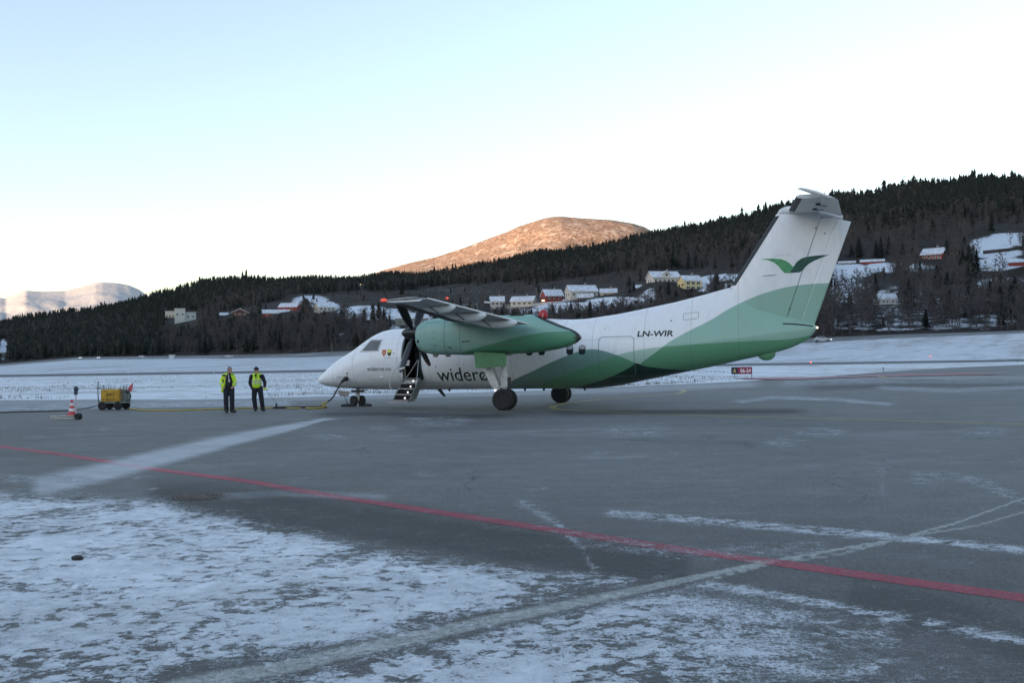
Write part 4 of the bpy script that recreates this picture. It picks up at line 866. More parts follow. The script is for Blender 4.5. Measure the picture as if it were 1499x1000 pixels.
def text_patch(name, body, s0, s1, z0, z1, mt, parent, sf=fus_y, off=.005, shear=0.0, bold=0.0, cap=None):
    cu = bpy.data.curves.new('txt', 'FONT'); cu.body = body; cu.size = 1; cu.shear = shear; cu.offset = bold; cu.resolution_u = 4
    t = bpy.data.objects.new('txt', cu); COL.objects.link(t); dg = bpy.context.evaluated_depsgraph_get(); me0 = t.evaluated_get(dg).to_mesh()
    bm = bmesh.new(); bm.from_mesh(me0); t.evaluated_get(dg).to_mesh_clear(); bpy.data.objects.remove(t); bpy.data.curves.remove(cu)
    xs = [v.co.x for v in bm.verts]; ys = [v.co.y for v in bm.verts]
    for v in bm.verts:
        v.co = Vector((s0+(v.co.x-min(xs))/(max(xs)-min(xs))*(s1-s0), 0, z0+(v.co.y-min(ys))/(max(ys)-min(ys))*(z1-z0)))
    return finish_patch(bm, name, mt, parent, sf, off, .06, .5)
def rrect(s0, s1, z0, z1, r, n=5):
    out = []
    for cx, cz, a0 in ((s1-r, z1-r, 0), (s0+r, z1-r, 90), (s0+r, z0+r, 180), (s1-r, z0+r, 270)):
        for k in range(n+1): a = R(a0+90*k/n); out.append((cx+r*math.cos(a), cz+r*math.sin(a)))
    return out
def outline(name, pts, wd, mt, parent, sf=fus_y, off=.005, closed=True):
    pts = [Vector((x, z)) for x, z in pts]; dense = []
    N_ = len(pts)
    for i in range(N_ if closed else N_-1):
        a, c = pts[i], pts[(i+1) % N_]; k = max(1, int((c-a).length/.1))
        for q in range(k): dense.append(a+(c-a)*q/k)
    if not closed: dense.append(pts[-1])
    n = len(dense); V = []; Fc = []
    for i, p in enumerate(dense):
        t = (dense[(i+1) % n if closed else min(i+1, n-1)]-dense[(i-1) % n if closed else max(i-1, 0)]); t.normalize(); nrm = Vector((-t.y, t.x))*wd/2
        for q in (p+nrm, p-nrm): V.append((q.x, sf(q.x, q.y, off), q.y))
    for i in range(n if closed else n-1): k = (i+1) % n; Fc.append((2*i, 2*i+1, 2*k+1, 2*k))
    return MB().add(V, Fc).build(name, mt, parent)
# door opening: dark cabin, frame, seal
b = MB(); zf = 1.19; zt = 2.90; yo = -1.0; yi = .95
b.add([(D0-.02,-1.30,zf),(D1+.02,-1.30,zf),(D1+.02,yi,zf),(D0-.02,yi,zf)], [(0,1,2,3)]); b.add([(D0-.02,-1.26,zf),(D0-.02,-1.05,zt),(D0-.02,yi,zt),(D0-.02,yi,zf)], [(0,1,2,3)]); b.add([(D1+.02,-1.26,zf),(D1+.02,-1.05,zt),(D1+.02,yi,zt),(D1+.02,yi,zf)], [(0,1,2,3)])
b.add([(D0-.02,yi,zf),(D1+.02,yi,zf),(D1+.02,yi,zt),(D0-.02,yi,zt)], [(0,1,2,3)]); b.add([(D0-.02,-1.05,zt),(D1+.02,-1.05,zt),(D1+.02,yi,zt),(D0-.02,yi,zt)], [(0,1,2,3)])
b.box((D0+.05, -.2, zf), (D0+.35, .6, 2.5)); b.build('cabin_interior', M_dark, PL)
outline('door_frame', rrect(D0-.03, D1+.03, 1.145, 2.93, .10), .075, mat('door_seal', (.05,.075,.07), .5), PL, off=.006)
b = MB(); b.tube([(D0+.06, -1.22, 1.2), (D0+.05, -1.26, 1.9), (D0+.12, -1.15, 2.5), (D0+.22, -1.0, 2.8)], .02, 6); b.build('door_handrail', mat('tan_rail', (.32,.27,.22), .5), PL)
# windows: the ones under the nacelle peep out below it; blinds drawn
for sw in (6.09, 6.63, 9.05, 10.07, 10.58, 11.72, 12.21):
    wo = patch('window', rrect(sw-.135, sw+.135, 2.05, 2.42, .10), M_glass_d, PL, off=.006, dz=.05); 
    patch('window_blind', rrect(sw-.115, sw+.115, 2.26, 2.40, .06), mat('blind_grey', (.42,.42,.43), .7), wo, off=.012, dz=.05)
    # starboard twin
    wo2 = wo.copy(); wo2.data = wo.data.copy(); COL.objects.link(wo2)
    for v in wo2.data.vertices: v.co.y = -v.co.y
cw = patch('cockpit_window', [(2.50,2.31),(3.50,2.32),(3.585,2.83),(2.90,2.85)], mat('window_frame_grey', (.50,.51,.51), .4), PL, off=.004, dz=.05, ds=.1)
patch('pane', [(2.64,2.365),(3.44,2.365),(3.51,2.775),(2.965,2.795)], mat('cockpit_glass', (.13,.13,.125), .12, spec=.6), cw, off=.009, dz=.05, ds=.1)
def wrap(name, pts, mt, parent, off=.006):   # quads in (s, phi)
    n = 8; V = []; Fc = []
    (s00, p00), (s10, p10), (s11, p11), (s01, p01) = pts
    for i in range(n+1):
        for j in range(n+1):
            a, c = i/n, j/n; s = (s00*(1-a)+s10*a)*(1-c)+(s01*(1-a)+s11*a)*c; p = (p00*(1-a)+p10*a)*(1-c)+(p01*(1-a)+p11*a)*c
            V.append(fus(s, R(p), off))
    for i in range(n):
        for j in range(n): a = i*(n+1)+j; Fc.append((a, a+n+1, a+n+2, a+1))
    return MB().add(V, Fc, 0, True).build(name, mt, parent)
wrap('windscreen', [(1.93,62),(2.55,62),(2.60,88),(1.98,88)], M_carglass, PL); wrap('windscreen', [(1.98,92),(2.60,92),(2.55,118),(1.93,118)], M_carglass, PL)
wrap('cockpit_window', [(2.5,163),(3.5,163),(3.5,142),(2.9,142)], M_carglass, PL)
# baggage door and small hatches
outline('baggage_door', rrect(12.86, 14.22, 1.18, 2.72, .16), .022, M_line, PL)
outline('access_panel', [(16.05,3.32),(16.62,3.36),(16.62,3.62),(16.05,3.56)], .015, M_line, PL); outline('access_panel', [(5.95,.95),(6.3,.95),(6.3,1.02),(5.95,1.02)], .012, M_line, PL)
# lettering
text_patch('title_lettering', 'widerøe', 6.06, 8.62, 1.035, 1.60, M_ink, PL, bold=.004)
text_patch('web_lettering', 'wideroe.no', 2.92, 4.06, 1.515, 1.685, M_ink, PL, bold=.004)
text_patch('registration_lettering', 'LN-WIR', 14.33, 15.70, 2.695, 2.925, M_ink, PL, shear=.12, bold=.028)
# two shields and the line of small print under them
def shield(s, z, w_, h): return [(s-w_/2, z+h/2), (s-w_/2, z), (s-w_*.36, z-h*.25), (s, z-h/2), (s+w_*.36, z-h*.25), (s+w_/2, z), (s+w_/2, z+h/2)]
o = patch('shield_emblem', shield(3.76, 2.25, .20, .27), mat('shield_red', (.50,.07,.045), .5), PL); patch('shield_charge', [(3.70,2.32),(3.82,2.32),(3.80,2.22),(3.76,2.17),(3.72,2.22)], mat('shield_orange', (.62,.30,.12), .5), o, off=.008)
o = patch('shield_emblem', shield(4.01, 2.25, .22, .29), mat('shield_yellow', (.68,.68,.10), .5), PL); patch('shield_charge', [(3.91,2.30),(3.96,2.24),(4.01,2.30),(4.06,2.24),(4.11,2.30),(4.09,2.18),(4.01,2.12),(3.93,2.18)], M_ink, o, off=.008)
text_patch('small_lettering', 'turboprop', 3.78, 4.08, 2.045, 2.075, M_line, PL) if False else None
o = patch('small_marks', [(3.78,2.05),(4.08,2.05),(4.08,2.065),(3.78,2.065)], M_line, PL)
for s, z, r in ((4.22,2.23,.03),(1.86,1.30,.03),(1.88,1.42,.04),(2.15,2.02,.02),(6.07,1.66,.025),(7.0,1.72,.02),(15.6,3.30,.03),(13.05,3.05,.02)):
    patch('port_hole', [(s+r*math.cos(k*.785), z+r*math.sin(k*.785)) for k in range(8)], M_blk, PL, off=.006)
o = MB(); o.ball((3.52, fus_y(3.52, 1.24)-.01, 1.24), .06, 10, sc=(1.6,.5,.5)); o.box((3.32, fus_y(3.35, 1.24)-.012, 1.225), (3.4, fus_y(3.35, 1.24)+.01, 1.245)); o.build('static_port', M_white, PL)
# belly antennas and drain
b = MB(); b.add([(5.55,-.03,.74),(5.75,-.03,.74),(5.98,-.02,.42),(5.88,-.02,.40),(5.55,.03,.74),(5.75,.03,.74),(5.98,.02,.42),(5.88,.02,.40)], [(0,1,2,3),(4,7,6,5),(0,4,5,1),(1,5,6,2),(2,6,7,3),(3,7,4,0)]); b.build('blade_antenna', M_boot, PL)
for s in (6.2, 9.5, 10.3, 11.2, 12.0): b = MB(); b.lathe([(.05,0),(.045,-.08),(.01,-.1)], 8, M=Matrix.Translation((s, -.15, .72))); b.build('belly_beacon', M_boot, PL)
b = MB(); b.ball((19.08, 0, 1.98), .42, 16, sc=(.82,.28,.62)); b.build('tail_skid_fairing', M_ggreen, PL)
# ---- fin, rudder, tailplane
def lerp(a, b, t): return a+(b-a)*t
def finLE(z): return float(np.interp(z, [3.0,4.55,7.26,7.5], [16.85,17.78,19.54,19.70]))
def finTE(z): return float(np.interp(z, [2.98,6.84,7.3], [20.84,22.24,22.36]))
def finHW(s, z):
    a, c = finLE(z), finTE(z); t = min(max((s-a)/(c-a), 0), 1); th = float(np.interp(z, [3,4.6,7.5], [.24,.20,.12]))
    return th*(2.6*math.sqrt(t+1e-6)*(1-t)**1.0*.9 if t < .3 else .9*2.6*math.sqrt(.3)*.7*(1-((t-.3)/.7)**1.25)+.012) if t > 0 else .003
def fin_y(s, z, off=.004): return -(finHW(s, z)+off)
def fin_piece(name, a_fn, b_fn, z0, z1, mt, parent, nz=24, ns=24, topcap=True):
    rings = []
    for i in range(nz+1):
        z = lerp(z0, z1, i/nz); a, c = a_fn(z), b_fn(z); up = []; dn = []
        for j in range(ns+1):
            q = j/ns; q = q*q*(3-2*q)*.5+q*.5; s = lerp(a, c, q); h = finHW(s, z); up.append(Vector((s, -h, z))); dn.append(Vector((s, h, z)))
        rings.append(up+dn[::-1])
    b = MB(); b.loft(rings, 0, True); o = b.build(name, mt, parent)
    return o
HNG = lambda z: float(np.interp(z, [3.1,7.0], [19.80,21.16]))
HNG2 = lambda z: float(np.interp(z, [3.1,6.9], [20.32,21.70]))
fin_piece('fin', finLE, lambda z: HNG(z)-.005, 2.9, 7.28, M_pl, PL)
rud = fin_piece('rudder', lambda z: HNG(z)+.005, lambda z: HNG2(z)-.004, 3.10, 7.02, M_pl, PL)
# trailing rudder follows the slanted lower cut and rises to the top corner
def rud2(name):
    rings = []
    for i in range(25):
        t = i/24; up = []; dn = []
        for j in range(9):
            q = j/8; zlo = lerp(3.08, 2.99, q); zhi = lerp(6.98, 6.84, q); z = lerp(zlo, zhi, t); s = lerp(HNG2(z)+.004, finTE(z), q); h = finHW(s, z)
            up.append(Vector((s, -h, z))); dn.append(Vector((s, h, z)))
        rings.append(up+dn[::-1])
    return MB().loft(rings, 0, True).build(name, M_pl, PL)
rud2('rudder_tab')
# dark boot on the fin's leading edge
rings = []
for i in range(17):
    z = lerp(4.62, 7.2, i/16); a = finLE(z); rings.append([Vector((a+d, -(finHW(a+d, z)+.008) if sd else finHW(a+d, z)+.008, z)) for d, sd in ((.17,1),(.10,1),(.04,1))]+[Vector((a-.012, 0, z))]+[Vector((a+d, finHW(a+d, z)+.008, z)) for d in (.04,.10,.17)])
b = MB(); b.loft(rings, 0, True, cap=False, closed=False); b.build('fin_boot', M_boot, PL)
outline('fin_joint', [(17.36+.48,4.05+.50),(17.0,3.28)], .03, M_white, PL, fin_y, .03, False)
for z0_, z1_ in ((3.2, 6.95),):
    outline('fin_joint', [(HNG(z0_)-.03, z0_), (HNG(z1_)-.03, z1_)], .012, M_line, PL, fin_y, .006, False)
b = MB(); b.loft([[Vector((s, y, z)) for s, y, z in ((lerp(19.72,19.70,k),0,0),)]*3 for k in (0,1)]) if False else None
# bullet fairing on top
rings = []
for s, zt_, zb_, w_ in ((19.58,7.30,7.26,.02),(19.66,7.44,7.24,.09),(19.8,7.52,7.22,.13),(20.0,7.56,7.20,.15),(20.5,7.52,7.15,.15),(21.0,7.44,7.10,.13),(21.5,7.28,7.02,.09),(21.95,7.10,6.93,.03)):
    zc = (zt_+zb_)/2; rings.append([Vector((s, w_*math.cos(k*math.pi/8), zc+(zt_-zb_)/2*math.sin(k*math.pi/8))) for k in range(16)])
MB().loft(rings, 0, True).build('tail_bullet', M_white, PL)
def foil(le, te, th, n=14, q0=0.0, q1=1.0):
    """airfoil ring between chord fractions q0..q1; le, te are Vectors"""
    c = te-le; up = Vector((0,0,1)); U = []; Lw = []
    for j in range(n+1):
        q = q0+(q1-q0)*(1-math.cos(math.pi*j/n))/2; t = th*c.length*(1.4845*math.sqrt(q)-.63*q-1.758*q*q+1.4215*q**3-.5075*q**4)
        p = le+c*q; U.append(p+up*t*1.0); Lw.append(p-up*t*.9)
    return U+Lw[::-1]
for sd in (-1, 1):
    def tl(l): return Vector((lerp(19.98, 20.50, l/3.96), sd*l, lerp(7.33, 7.34, l/3.96)))
    def th_(l): return Vector((lerp(21.10, 21.28, l/3.96), sd*l, 7.335))
    def foil2(l): a = tl(l); c = Vector((21.95, sd*l, 7.335)); return foil(a, c, .10, 12, 0, (th_(l).x-a.x)/(c.x-a.x))
    st = MB().loft([foil2(l) for l in (.08,1,2,3,3.55)], 0, True).build('tailplane', M_white, PL)
    b = MB()
    rings = []
    for l in (.5,1.5,2.5,3.55):
        a = tl(l); rings.append([a+Vector((.20,0,.075)), a+Vector((.10,0,.062)), a+Vector((.02,0,.035)), a+Vector((-.012,0,0)), a+Vector((.02,0,-.035)), a+Vector((.10,0,-.062)), a+Vector((.20,0,-.075))])
    b.loft(rings, 0, True, cap=False, closed=False); b.build('tailplane_boot', M_boot, st)
    def elev(l): h = th_(l)+Vector((.015,0,0)); te = Vector((lerp(21.93,21.83,l/3.96), sd*l, lerp(7.02,7.10,l/3.96))); return [h+Vector((0,0,.052)), h+Vector((.1,0,.035)), te+Vector((0,0,.006)), te-Vector((0,0,.006)), h+Vector((.1,0,-.075)), h+Vector((0,0,-.048))]
    MB().loft([elev(l) for l in (.22,1.3,2.4,3.58)], 0, False).build('elevator', M_white, st)
    # horn balance: lifts ahead of the hinge as the trailing edge droops
    rings = []
    for s, z, h, w_ in ((20.56,7.575,.02,.05),(20.62,7.565,.035,.12),(20.8,7.51,.055,.16),(21.2,7.36,.07,.18),(21.6,7.19,.04,.18),(21.84,7.09,.01,.17)):
        rings.append([Vector((s, sd*(3.80+dy*w_), z+dz*h)) for dy, dz in ((-1,-.6),(-1,.6),(-.5,1),(.6,1),(1,0),(.6,-1),(-.5,-1))])
    MB().loft(rings, 0, True).build('elevator_horn', M_white, st)
    MB().ball((20.565, sd*3.80, 7.573), .05, 8, sc=(1,1.2,.5)).build('horn_boot', M_boot, st)
    for l, s in ((1.1,20.9),(2.2,21.05)):
        b = MB(); b.box((s, sd*l-.02, 7.20), (s+.16, sd*l+.02, 7.27)); b.tube([(s+.12, sd*l, 7.2), (s+.4, sd*l, 7.16)], .014, 6); b.build('hinge_bracket', M_boot, st)
# bird emblem on the fin
g1 = [(18.93,5.57),(19.13,5.585),(19.45,5.575),(19.70,5.54),(19.88,5.47),(20.02,5.36),(20.10,5.27),(20.16,5.22),(20.06,5.09),(19.99,5.01),(19.82,5.01),(19.72,5.12),(19.58,5.30),(19.42,5.44),(19.2,5.53)]
g2 = [(19.99,5.01),(20.36,5.02),(20.46,5.08),(20.56,5.20),(20.70,5.33),(20.90,5.44),(21.15,5.54),(21.44,5.635),(21.15,5.635),(20.85,5.62),(20.60,5.59),(20.42,5.53),(20.27,5.42),(20.17,5.27),(20.08,5.12)]
patch('bird_emblem', g1, mat('emblem_green', (.085,.33,.14), .4), PL, fin_y, .006, .1, .3); patch('bird_emblem', g2, mat('emblem_dark_green', (.012,.075,.055), .4), PL, fin_y, .006, .1, .3)
for s, z in ((21.30,6.45),(20.98,6.66),(20.5,5.15),(19.98,3.66)): patch('port_hole', [(s+.03*math.cos(k*.785), z+.03*math.sin(k*.785)) for k in range(8)], M_blk, PL, fin_y, .008)
b = MB(); b.tube([(19.0,fin_y(19.2,4.98)-.02,4.96),(19.5,fin_y(19.2,4.98)-.03,4.97)], .022, 8); b.build('fin_vane', M_white, PL)
b = MB(); b.tube([(19.55,fin_y(19.6,5.7)-.015,5.70),(19.72,fin_y(19.6,5.7)-.015,5.70)], .012, 6); b.tube([(19.9,fin_y(20,5.7)-.015,5.71),(20.08,fin_y(20,5.7)-.015,5.71)], .012, 6); b.build('fin_vane', M_white, PL)
outline('rudder_cut', [(19.72,3.10),(20.2,3.07),(20.80,2.985)], .045, M_blk, PL, lambda s, z, off: min(fin_y(s, z, off), fus_y(s, min(z, sec(s)[0]-.03), off)), .012, False)
MB().ball((20.95,0,2.93), .04, 10).build('tail_light', mat('tail_lamp', (1,.86,.62), .4, emit=.9, var=.02), PL)
# ---- wing
def wLE(l): return Vector((float(np.interp(l, [0,4.9,12.6,12.95], [7.95,7.95,9.10,9.40])), 0, float(np.interp(l, [0,4.6,12.95], [3.42,3.40,3.60]))))
def wTE(l): return Vector((float(np.interp(l, [0,4.9,12.6,12.95], [11.12,11.12,10.40,10.18])), 0, float(np.interp(l, [0,4.6,12.95], [3.10,3.12,3.66]))))
def wTH(l): return float(np.interp(l, [0,4.9,12.6,12.95], [.19,.18,.13,.05]))
def wring(sd, l, q0=0., q1=1.):
    a, c = wLE(l), wTE(l); a.y = c.y = sd*l; return foil(a, c, wTH(l)*.5*1.05, 14, q0, q1)
for sd in (-1, 1):
    b = MB(); b.loft([wring(sd, l, 0, .70) for l in (.0,2,4.9,6,7.5,9,10.5,12,12.6,12.8,12.95)], 0, True); wg = b.build('wing', M_grey, PL)
    for l0, l1, nm in ((1.5,4.3,'flap'),(4.75,9.4,'flap'),(9.45,12.55,'aileron')):
        b = MB(); b.loft([wring(sd, lerp(l0,l1,t), .712, 1.0) for t in (0,.33,.66,1)], 0, True); b.build(nm, M_grey, wg)
    b = MB(); b.loft([wring(sd, l, .70, 1.0) for l in (12.58,12.75,12.95)], 0, True); b.build('wing_tip', M_white, wg)
    # top skin of the outer wing and the white tip cap
    rings = []
    for l in (5.3,7,9,11,12.0): rings.append([p+((p-(wLE(l)+Vector((.2,sd*l,0)))).normalized())*.008 for p in (lambda r_: r_[-6:]+r_[:6])(wring(sd, l))])
    b = MB(); b.loft(rings, 0, True, cap=False, closed=False); b.build('wing_boot', M_boot, wg)
    rings = []
    for l, dz, sc_ in ((12.05,0,1.06),(12.3,.0,1.06),(12.55,-.012,.95),(12.75,-.035,.75),(12.9,-.065,.45),(12.99,-.09,.12)):
        r0 = wring(sd, min(l, 12.62), 0, 1.0); cz = (wLE(12.4).z+wTE(12.4).z)/2; a_ = wLE(min(l, 12.95)).x-wLE(min(l, 12.62)).x
        rings.append([Vector((p.x+a_*(1-(p.x-9.1)/1.3), sd*l, cz+(p.z-cz)*sc_+dz+.004)) for p in r0])
    b = MB(); b.loft(rings, 0, True); b.build('tip_cap', M_white, wg)
    b = MB(); b.tube([wTE(l)*1.0+Vector((.004, sd*l, .006)) for l in (4.8,6,8,10,12,12.5)], [.026]*5+[.016], 8); b.build('trailing_edge', M_white, wg)
    tipc = wLE(12.75); b = MB(); b.ball((tipc.x-.02, sd*12.90, tipc.z+.0), .075, 12, sc=(1.5,.8,.7)); b.build('nav_light', mat('nav_red', (.85,.10,.06), .25, emit=.12, var=.05) if sd < 0 else mat('nav_green', (.05,.5,.2), .25, emit=.5, var=.05), wg)
    # flap track fairings
    for l in (6.5, 8.9, 11.0):
        a, c = wLE(l), wTE(l); rings = []; k_ = .8 if l > 10 else 1.0
        for q, r_, dz in ((.45,.02,-.14),(.55,.07,-.17),(.70,.115,-.19),(.85,.13,-.19),(.98,.12,-.16),(1.06,.08,-.12),(1.10,.02,-.10)):
            p = a+(c-a)*q; rings.append([Vector((p.x, sd*l+r_*k_*math.cos(t*math.pi/6), p.z+dz*k_+r_*k_*1.15*math.sin(t*math.pi/6))) for t in range(12)])
        MB().loft(rings, 0, True).build('flap_fairing', M_white, wg)
        p = a+(c-a)*.72; b = MB(); b.tube([(p.x-.18, sd*l-.125*k_, p.z-.06), (p.x+.12, sd*l-.125*k_, p.z-.28)], .014, 6); b.build('fairing_joint', M_blk, wg)
    for l in (11.2,): b = MB(); b.tube([(10.55, sd*l, 3.66), (10.78, sd*l, 3.68)], .012, 5); b.build('static_wick', M_blk, wg)
# wing-fuselage fairing
rings = []
for s, zt_, w_ in ((7.3,3.33,.15),(7.7,3.48,.7),(8.3,3.60,.95),(9.3,3.62,1.0),(10.3,3.55,.95),(11.1,3.50,.7),(11.9,3.47,.15)):
    rings.append([Vector((s, w_*math.cos(k*math.pi/8), 3.0+(zt_-3.0)*max(math.sin(k*math.pi/8), -.2))) for k in range(16)])
MB().loft(rings, 0, True).build('wing_fairing', M_white, PL)
# ---- engine nacelles with propellers
NT = [(6.44,3.12),(6.50,3.22),(6.62,3.32),(6.78,3.40),(7.05,3.46),(7.35,3.49),(8.3,3.51),(11.18,3.53),(11.3,3.47),(12.05,3.13),(12.35,3.01),(12.6,2.91),(12.75,2.80),(12.85,2.66)]
NB = [(6.44,2.52),(6.50,2.36),(6.6,2.26),(6.8,2.16),(7.1,2.11),(8.4,2.07),(9.95,2.08),(10.94,2.10),(11.67,2.18),(12.28,2.29),(12.64,2.43),(12.80,2.54),(12.85,2.60)]
NW = [(6.44,.30),(6.50,.38),(6.62,.44),(6.9,.50),(7.5,.55),(9,.58),(11,.54),(12,.42),(12.6,.24),(12.8,.12),(12.85,.04)]
def nsec(s): return ip(NT, s), ip(NB, s), ip(NW, s)
for sd in (-1, 1):
    L = sd*3.94; ne = None; rings = []
    for s in [6.44,6.47,6.50,6.56,6.62,6.7,6.8,6.95,7.1,7.4,7.8,8.3,9,9.7,10.4,11,11.18,11.3,11.5,11.8,12.05,12.3,12.5,12.65,12.76,12.82,12.85]:
        t, bo, w_ = nsec(s); zc = (t+bo)/2; h = (t-bo)/2; r_ = []
        q = 2.7
        for k in range(36):
            a = 2*math.pi*k/36; co, si = math.cos(a), math.sin(a); r_.append(Vector((s, L+w_*math.copysign(abs(co)**(2/q), co), zc+h*math.copysign(abs(si)**(2/q), si))))
        rings.append(r_)
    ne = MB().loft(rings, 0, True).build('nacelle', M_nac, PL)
    b = MB(); b.ball((6.445, L, 2.40), .2, 16, sc=(.12,1.15,.42)); b.build('air_intake', M_blk, ne)
    b = MB(); b.lathe([(.27,6.36),(.30,6.46),(.28,6.50)], 24, M=Matrix.Translation((0, L, 2.95)) @ Matrix.Rotation(R(90), 4, 'Y')); b.build('spinner_plate', M_blk, ne)
    # side creases, louvres
    def nac_y(s, z, off=.004):
        t, bo, w_ = nsec(s); zc = (t+bo)/2; h = (t-bo)/2; r_ = min(abs(z-zc)/h, .999); return L+sd*0-(w_*(1-r_**2.7)**(1/2.7)+off) if sd < 0 else L-(w_*(1-r_**2.7)**(1/2.7)+off)
    patch('louvre', [(8.42,2.58),(8.75,2.59),(8.78,2.56),(8.42,2.54)], M_blk, ne, nac_y)
    patch('louvre', [(7.83,2.41),(8.0,2.34),(7.98,2.31),(7.82,2.38)], M_blk, ne, nac_y)
    patch('inlet_gap', [(6.47,2.80),(6.60,2.68),(6.68,2.60),(6.61,2.54),(6.47,2.50)], M_blk, ne, nac_y)
    outline('cowl_joint', [(7.10,2.48),(7.7,2.40),(8.35,2.36)], .012, M_line, ne, nac_y, .005, False)
    outline('cowl_joint', [(6.9,3.30),(7.35,3.34),(8.3,3.36)], .010, M_line, ne, nac_y, .005, False)
    outline('cowl_joint', [(9.1,2.42),(11.0,2.40),(11.05,2.16)], .012, M_line, ne, nac_y, .005, False)
    for s, z in ((7.3,2.95),(7.28,2.72),(7.35,2.43),(7.62,2.6)): patch('port_hole', [(s+.028*math.cos(k*.785), z+.028*math.sin(k*.785)) for k in range(8)], M_line, ne, nac_y)
    b = MB(); b.box((10.2,L-.30,3.518),(10.75,L+.05,3.545)); b.build('top_vent', M_blk, ne)
    b = MB(); b.ball((11.42, L-sd*0, 3.50), .19, 16, sc=(.9,.9,1.0)); ec = b.build('exhaust_cover', mat('cover_red', (.50,.03,.045), .6, var=.12), ne); ec['label'] = 'round red exhaust cover with pale stitching'
    MB().tube([(11.45, L-.17, 3.42), (11.47, L-.18, 3.56)], .012, 5).build('cover_seam', M_trim, ec)
    # propeller: spinner and four feathered blades
    sp = MB(); sp.lathe([(.005,-.62),(.07,-.58),(.14,-.50),(.20,-.38),(.25,-.20),(.27,0),(.265,.05)], 24, M=Matrix.Translation((6.36, L, 2.95)) @ Matrix.Rotation(R(90), 4, 'Y')); pr = sp.build('propeller', M_blk, ne)
    base_a = -50 if sd < 0 else 20
    for kb in range(4):
        a = R(base_a+90*kb); u_ = Vector((0, math.sin(a), math.cos(a))); c0 = Vector((6.26, L, 2.95)); tang = u_.cross(Vector((1,0,0)))
        rings = []; ringt = []
        for rr, ch, tk, tw in ((.22,.10,.10,80),(.34,.15,.07,78),(.55,.26,.045,76),(.9,.33,.035,74),(1.3,.34,.028,72),(1.6,.31,.022,71),(1.72,.29,.02,70.5),(1.72,.29,.02,70.5),(1.80,.27,.018,70)):
            cd = (Vector((1,0,0))*math.sin(R(tw))+tang*math.cos(R(tw))); nd = u_.cross(cd); p = c0+u_*rr
            ring = [p+cd*ch*.5*x_+nd*tk*.5*y_ for x_, y_ in ((-1,0),(-.6,.9),(0,1),(.6,.6),(1,0),(.6,-.6),(0,-1),(-.6,-.9))]
            (rings if len(rings) < 7 else ringt).append(ring)
        bl = MB().loft(rings, 0, True).build('blade', M_blk, pr)
        rings = []
        for rr, ch in ((1.80,.268),(1.90,.20),(1.96,.10)):
            cd = (Vector((1,0,0))*math.sin(R(70))+tang*math.cos(R(70))); nd = u_.cross(cd); p = c0+u_*rr; rings.append([p+cd*ch*.5*x_+nd*.014*.5*y_ for x_, y_ in ((-1,0),(-.6,.9),(0,1),(.6,.6),(1,0),(.6,-.6),(0,-1),(-.6,-.9))])
        MB().loft(rings, 0, True).build('blade_end', M_blk, pr)
        MB().loft(ringt, 0, True).build('blade_tip', mat('blade_tip_pale', (.62,.60,.58), .4) if (kb == 0 and sd > 0) or (kb == 3 and sd < 0) else (mat('blade_tip_red', (.20,.035,.045), .4) if kb == 2 else M_blk), pr)
    # main gear
    G = MB(); G.tube([(9.88, L, 2.15), (9.90, L, 1.35), (9.90, L, .42)], [.13,.125,.075], 14); G.tube([(9.90, L, 1.25), (9.90, L, .9)], .16, 14); G.box((9.74, L-.14, .84), (10.04, L+.14, .92)); gr = G.build('main_gear', M_strut, ne)
    G = MB()
    for dy in (-.17, .13):
        t_ = .025; pts = [(8.84,2.02),(9.27,2.02),(9.47,1.56),(9.69,1.02),(9.78,.72),(9.58,.70),(9.38,1.02),(9.10,1.56)]; n = len(pts)
        G.add([(a, L+dy-t_, z) for a, z in pts]+[(a, L+dy+t_, z) for a, z in pts], [tuple(range(n)), tuple(range(2*n-1, n-1, -1))]+[(i, n+i, n+(i+1) % n, (i+1) % n) for i in range(n)])
    G.tube([(9.56, L-.1, .70), (9.88, L-.1, .48)], .045, 8); G.tube([(9.56, L+.1, .70), (9.88, L+.1, .48)], .045, 8); G.build('drag_brace', M_strut, gr)
    G = MB(); G.box((10.02, L-.08, .78), (10.12, L+.08, 1.22)); G.tube([(10.05, L, .8), (10.10, L, .55), (9.92, L, .42)], .035, 6); G.build('torque_link', M_boot, gr)
    G = MB(); G.tube([(9.90, L-.32, .40), (9.90, L+.32, .40)], .04, 10); G.build('axle', M_boot, gr)
    for dy in (-.24, .24):
        Mx = Matrix.Translation((9.90, L+dy, .40)) @ Matrix.Rotation(R(90), 4, 'X')
        wh = MB().lathe([(.20,-.10),(.30,-.125),(.375,-.11),(.40,-.05),(.40,.05),(.375,.11),(.30,.125),(.20,.10)], 32, M=Mx).build('wheel', M_tyre, gr)
        MB().lathe([(.01,-.07),(.08,-.09),(.10,-.05),(.17,-.05),(.20,-.09),(.20,.09),(.17,.05),(.10,.05),(.08,.09),(.01,.07)], 24, M=Mx).build('rim', mat('rim_dark', (.10,.095,.09), .6, var=.2), wh)
    for dy in (sd*.52,):
        G = MB(); t_ = .02; pts = [(8.90,2.17),(10.12,2.10),(10.15,1.63),(8.95,1.57)]; y_ = L+dy; G.add([(a, y_-t_, z) for a, z in pts]+[(a, y_+t_, z) for a, z in pts], [(0,1,2,3),(7,6,5,4),(0,4,5,1),(1,5,6,2),(2,6,7,3),(3,7,4,0)]); G.build('gear_door', M_ggreen, gr)
    G = MB(); G.box((9.05,L-.4,2.04),(10.1,L+.4,2.075)); G.build('wheel_bay', M_blk, gr)
    MB().ball((9.60, L-.22, .74), .03, 10).build('gear_lamp', M_whl, gr)
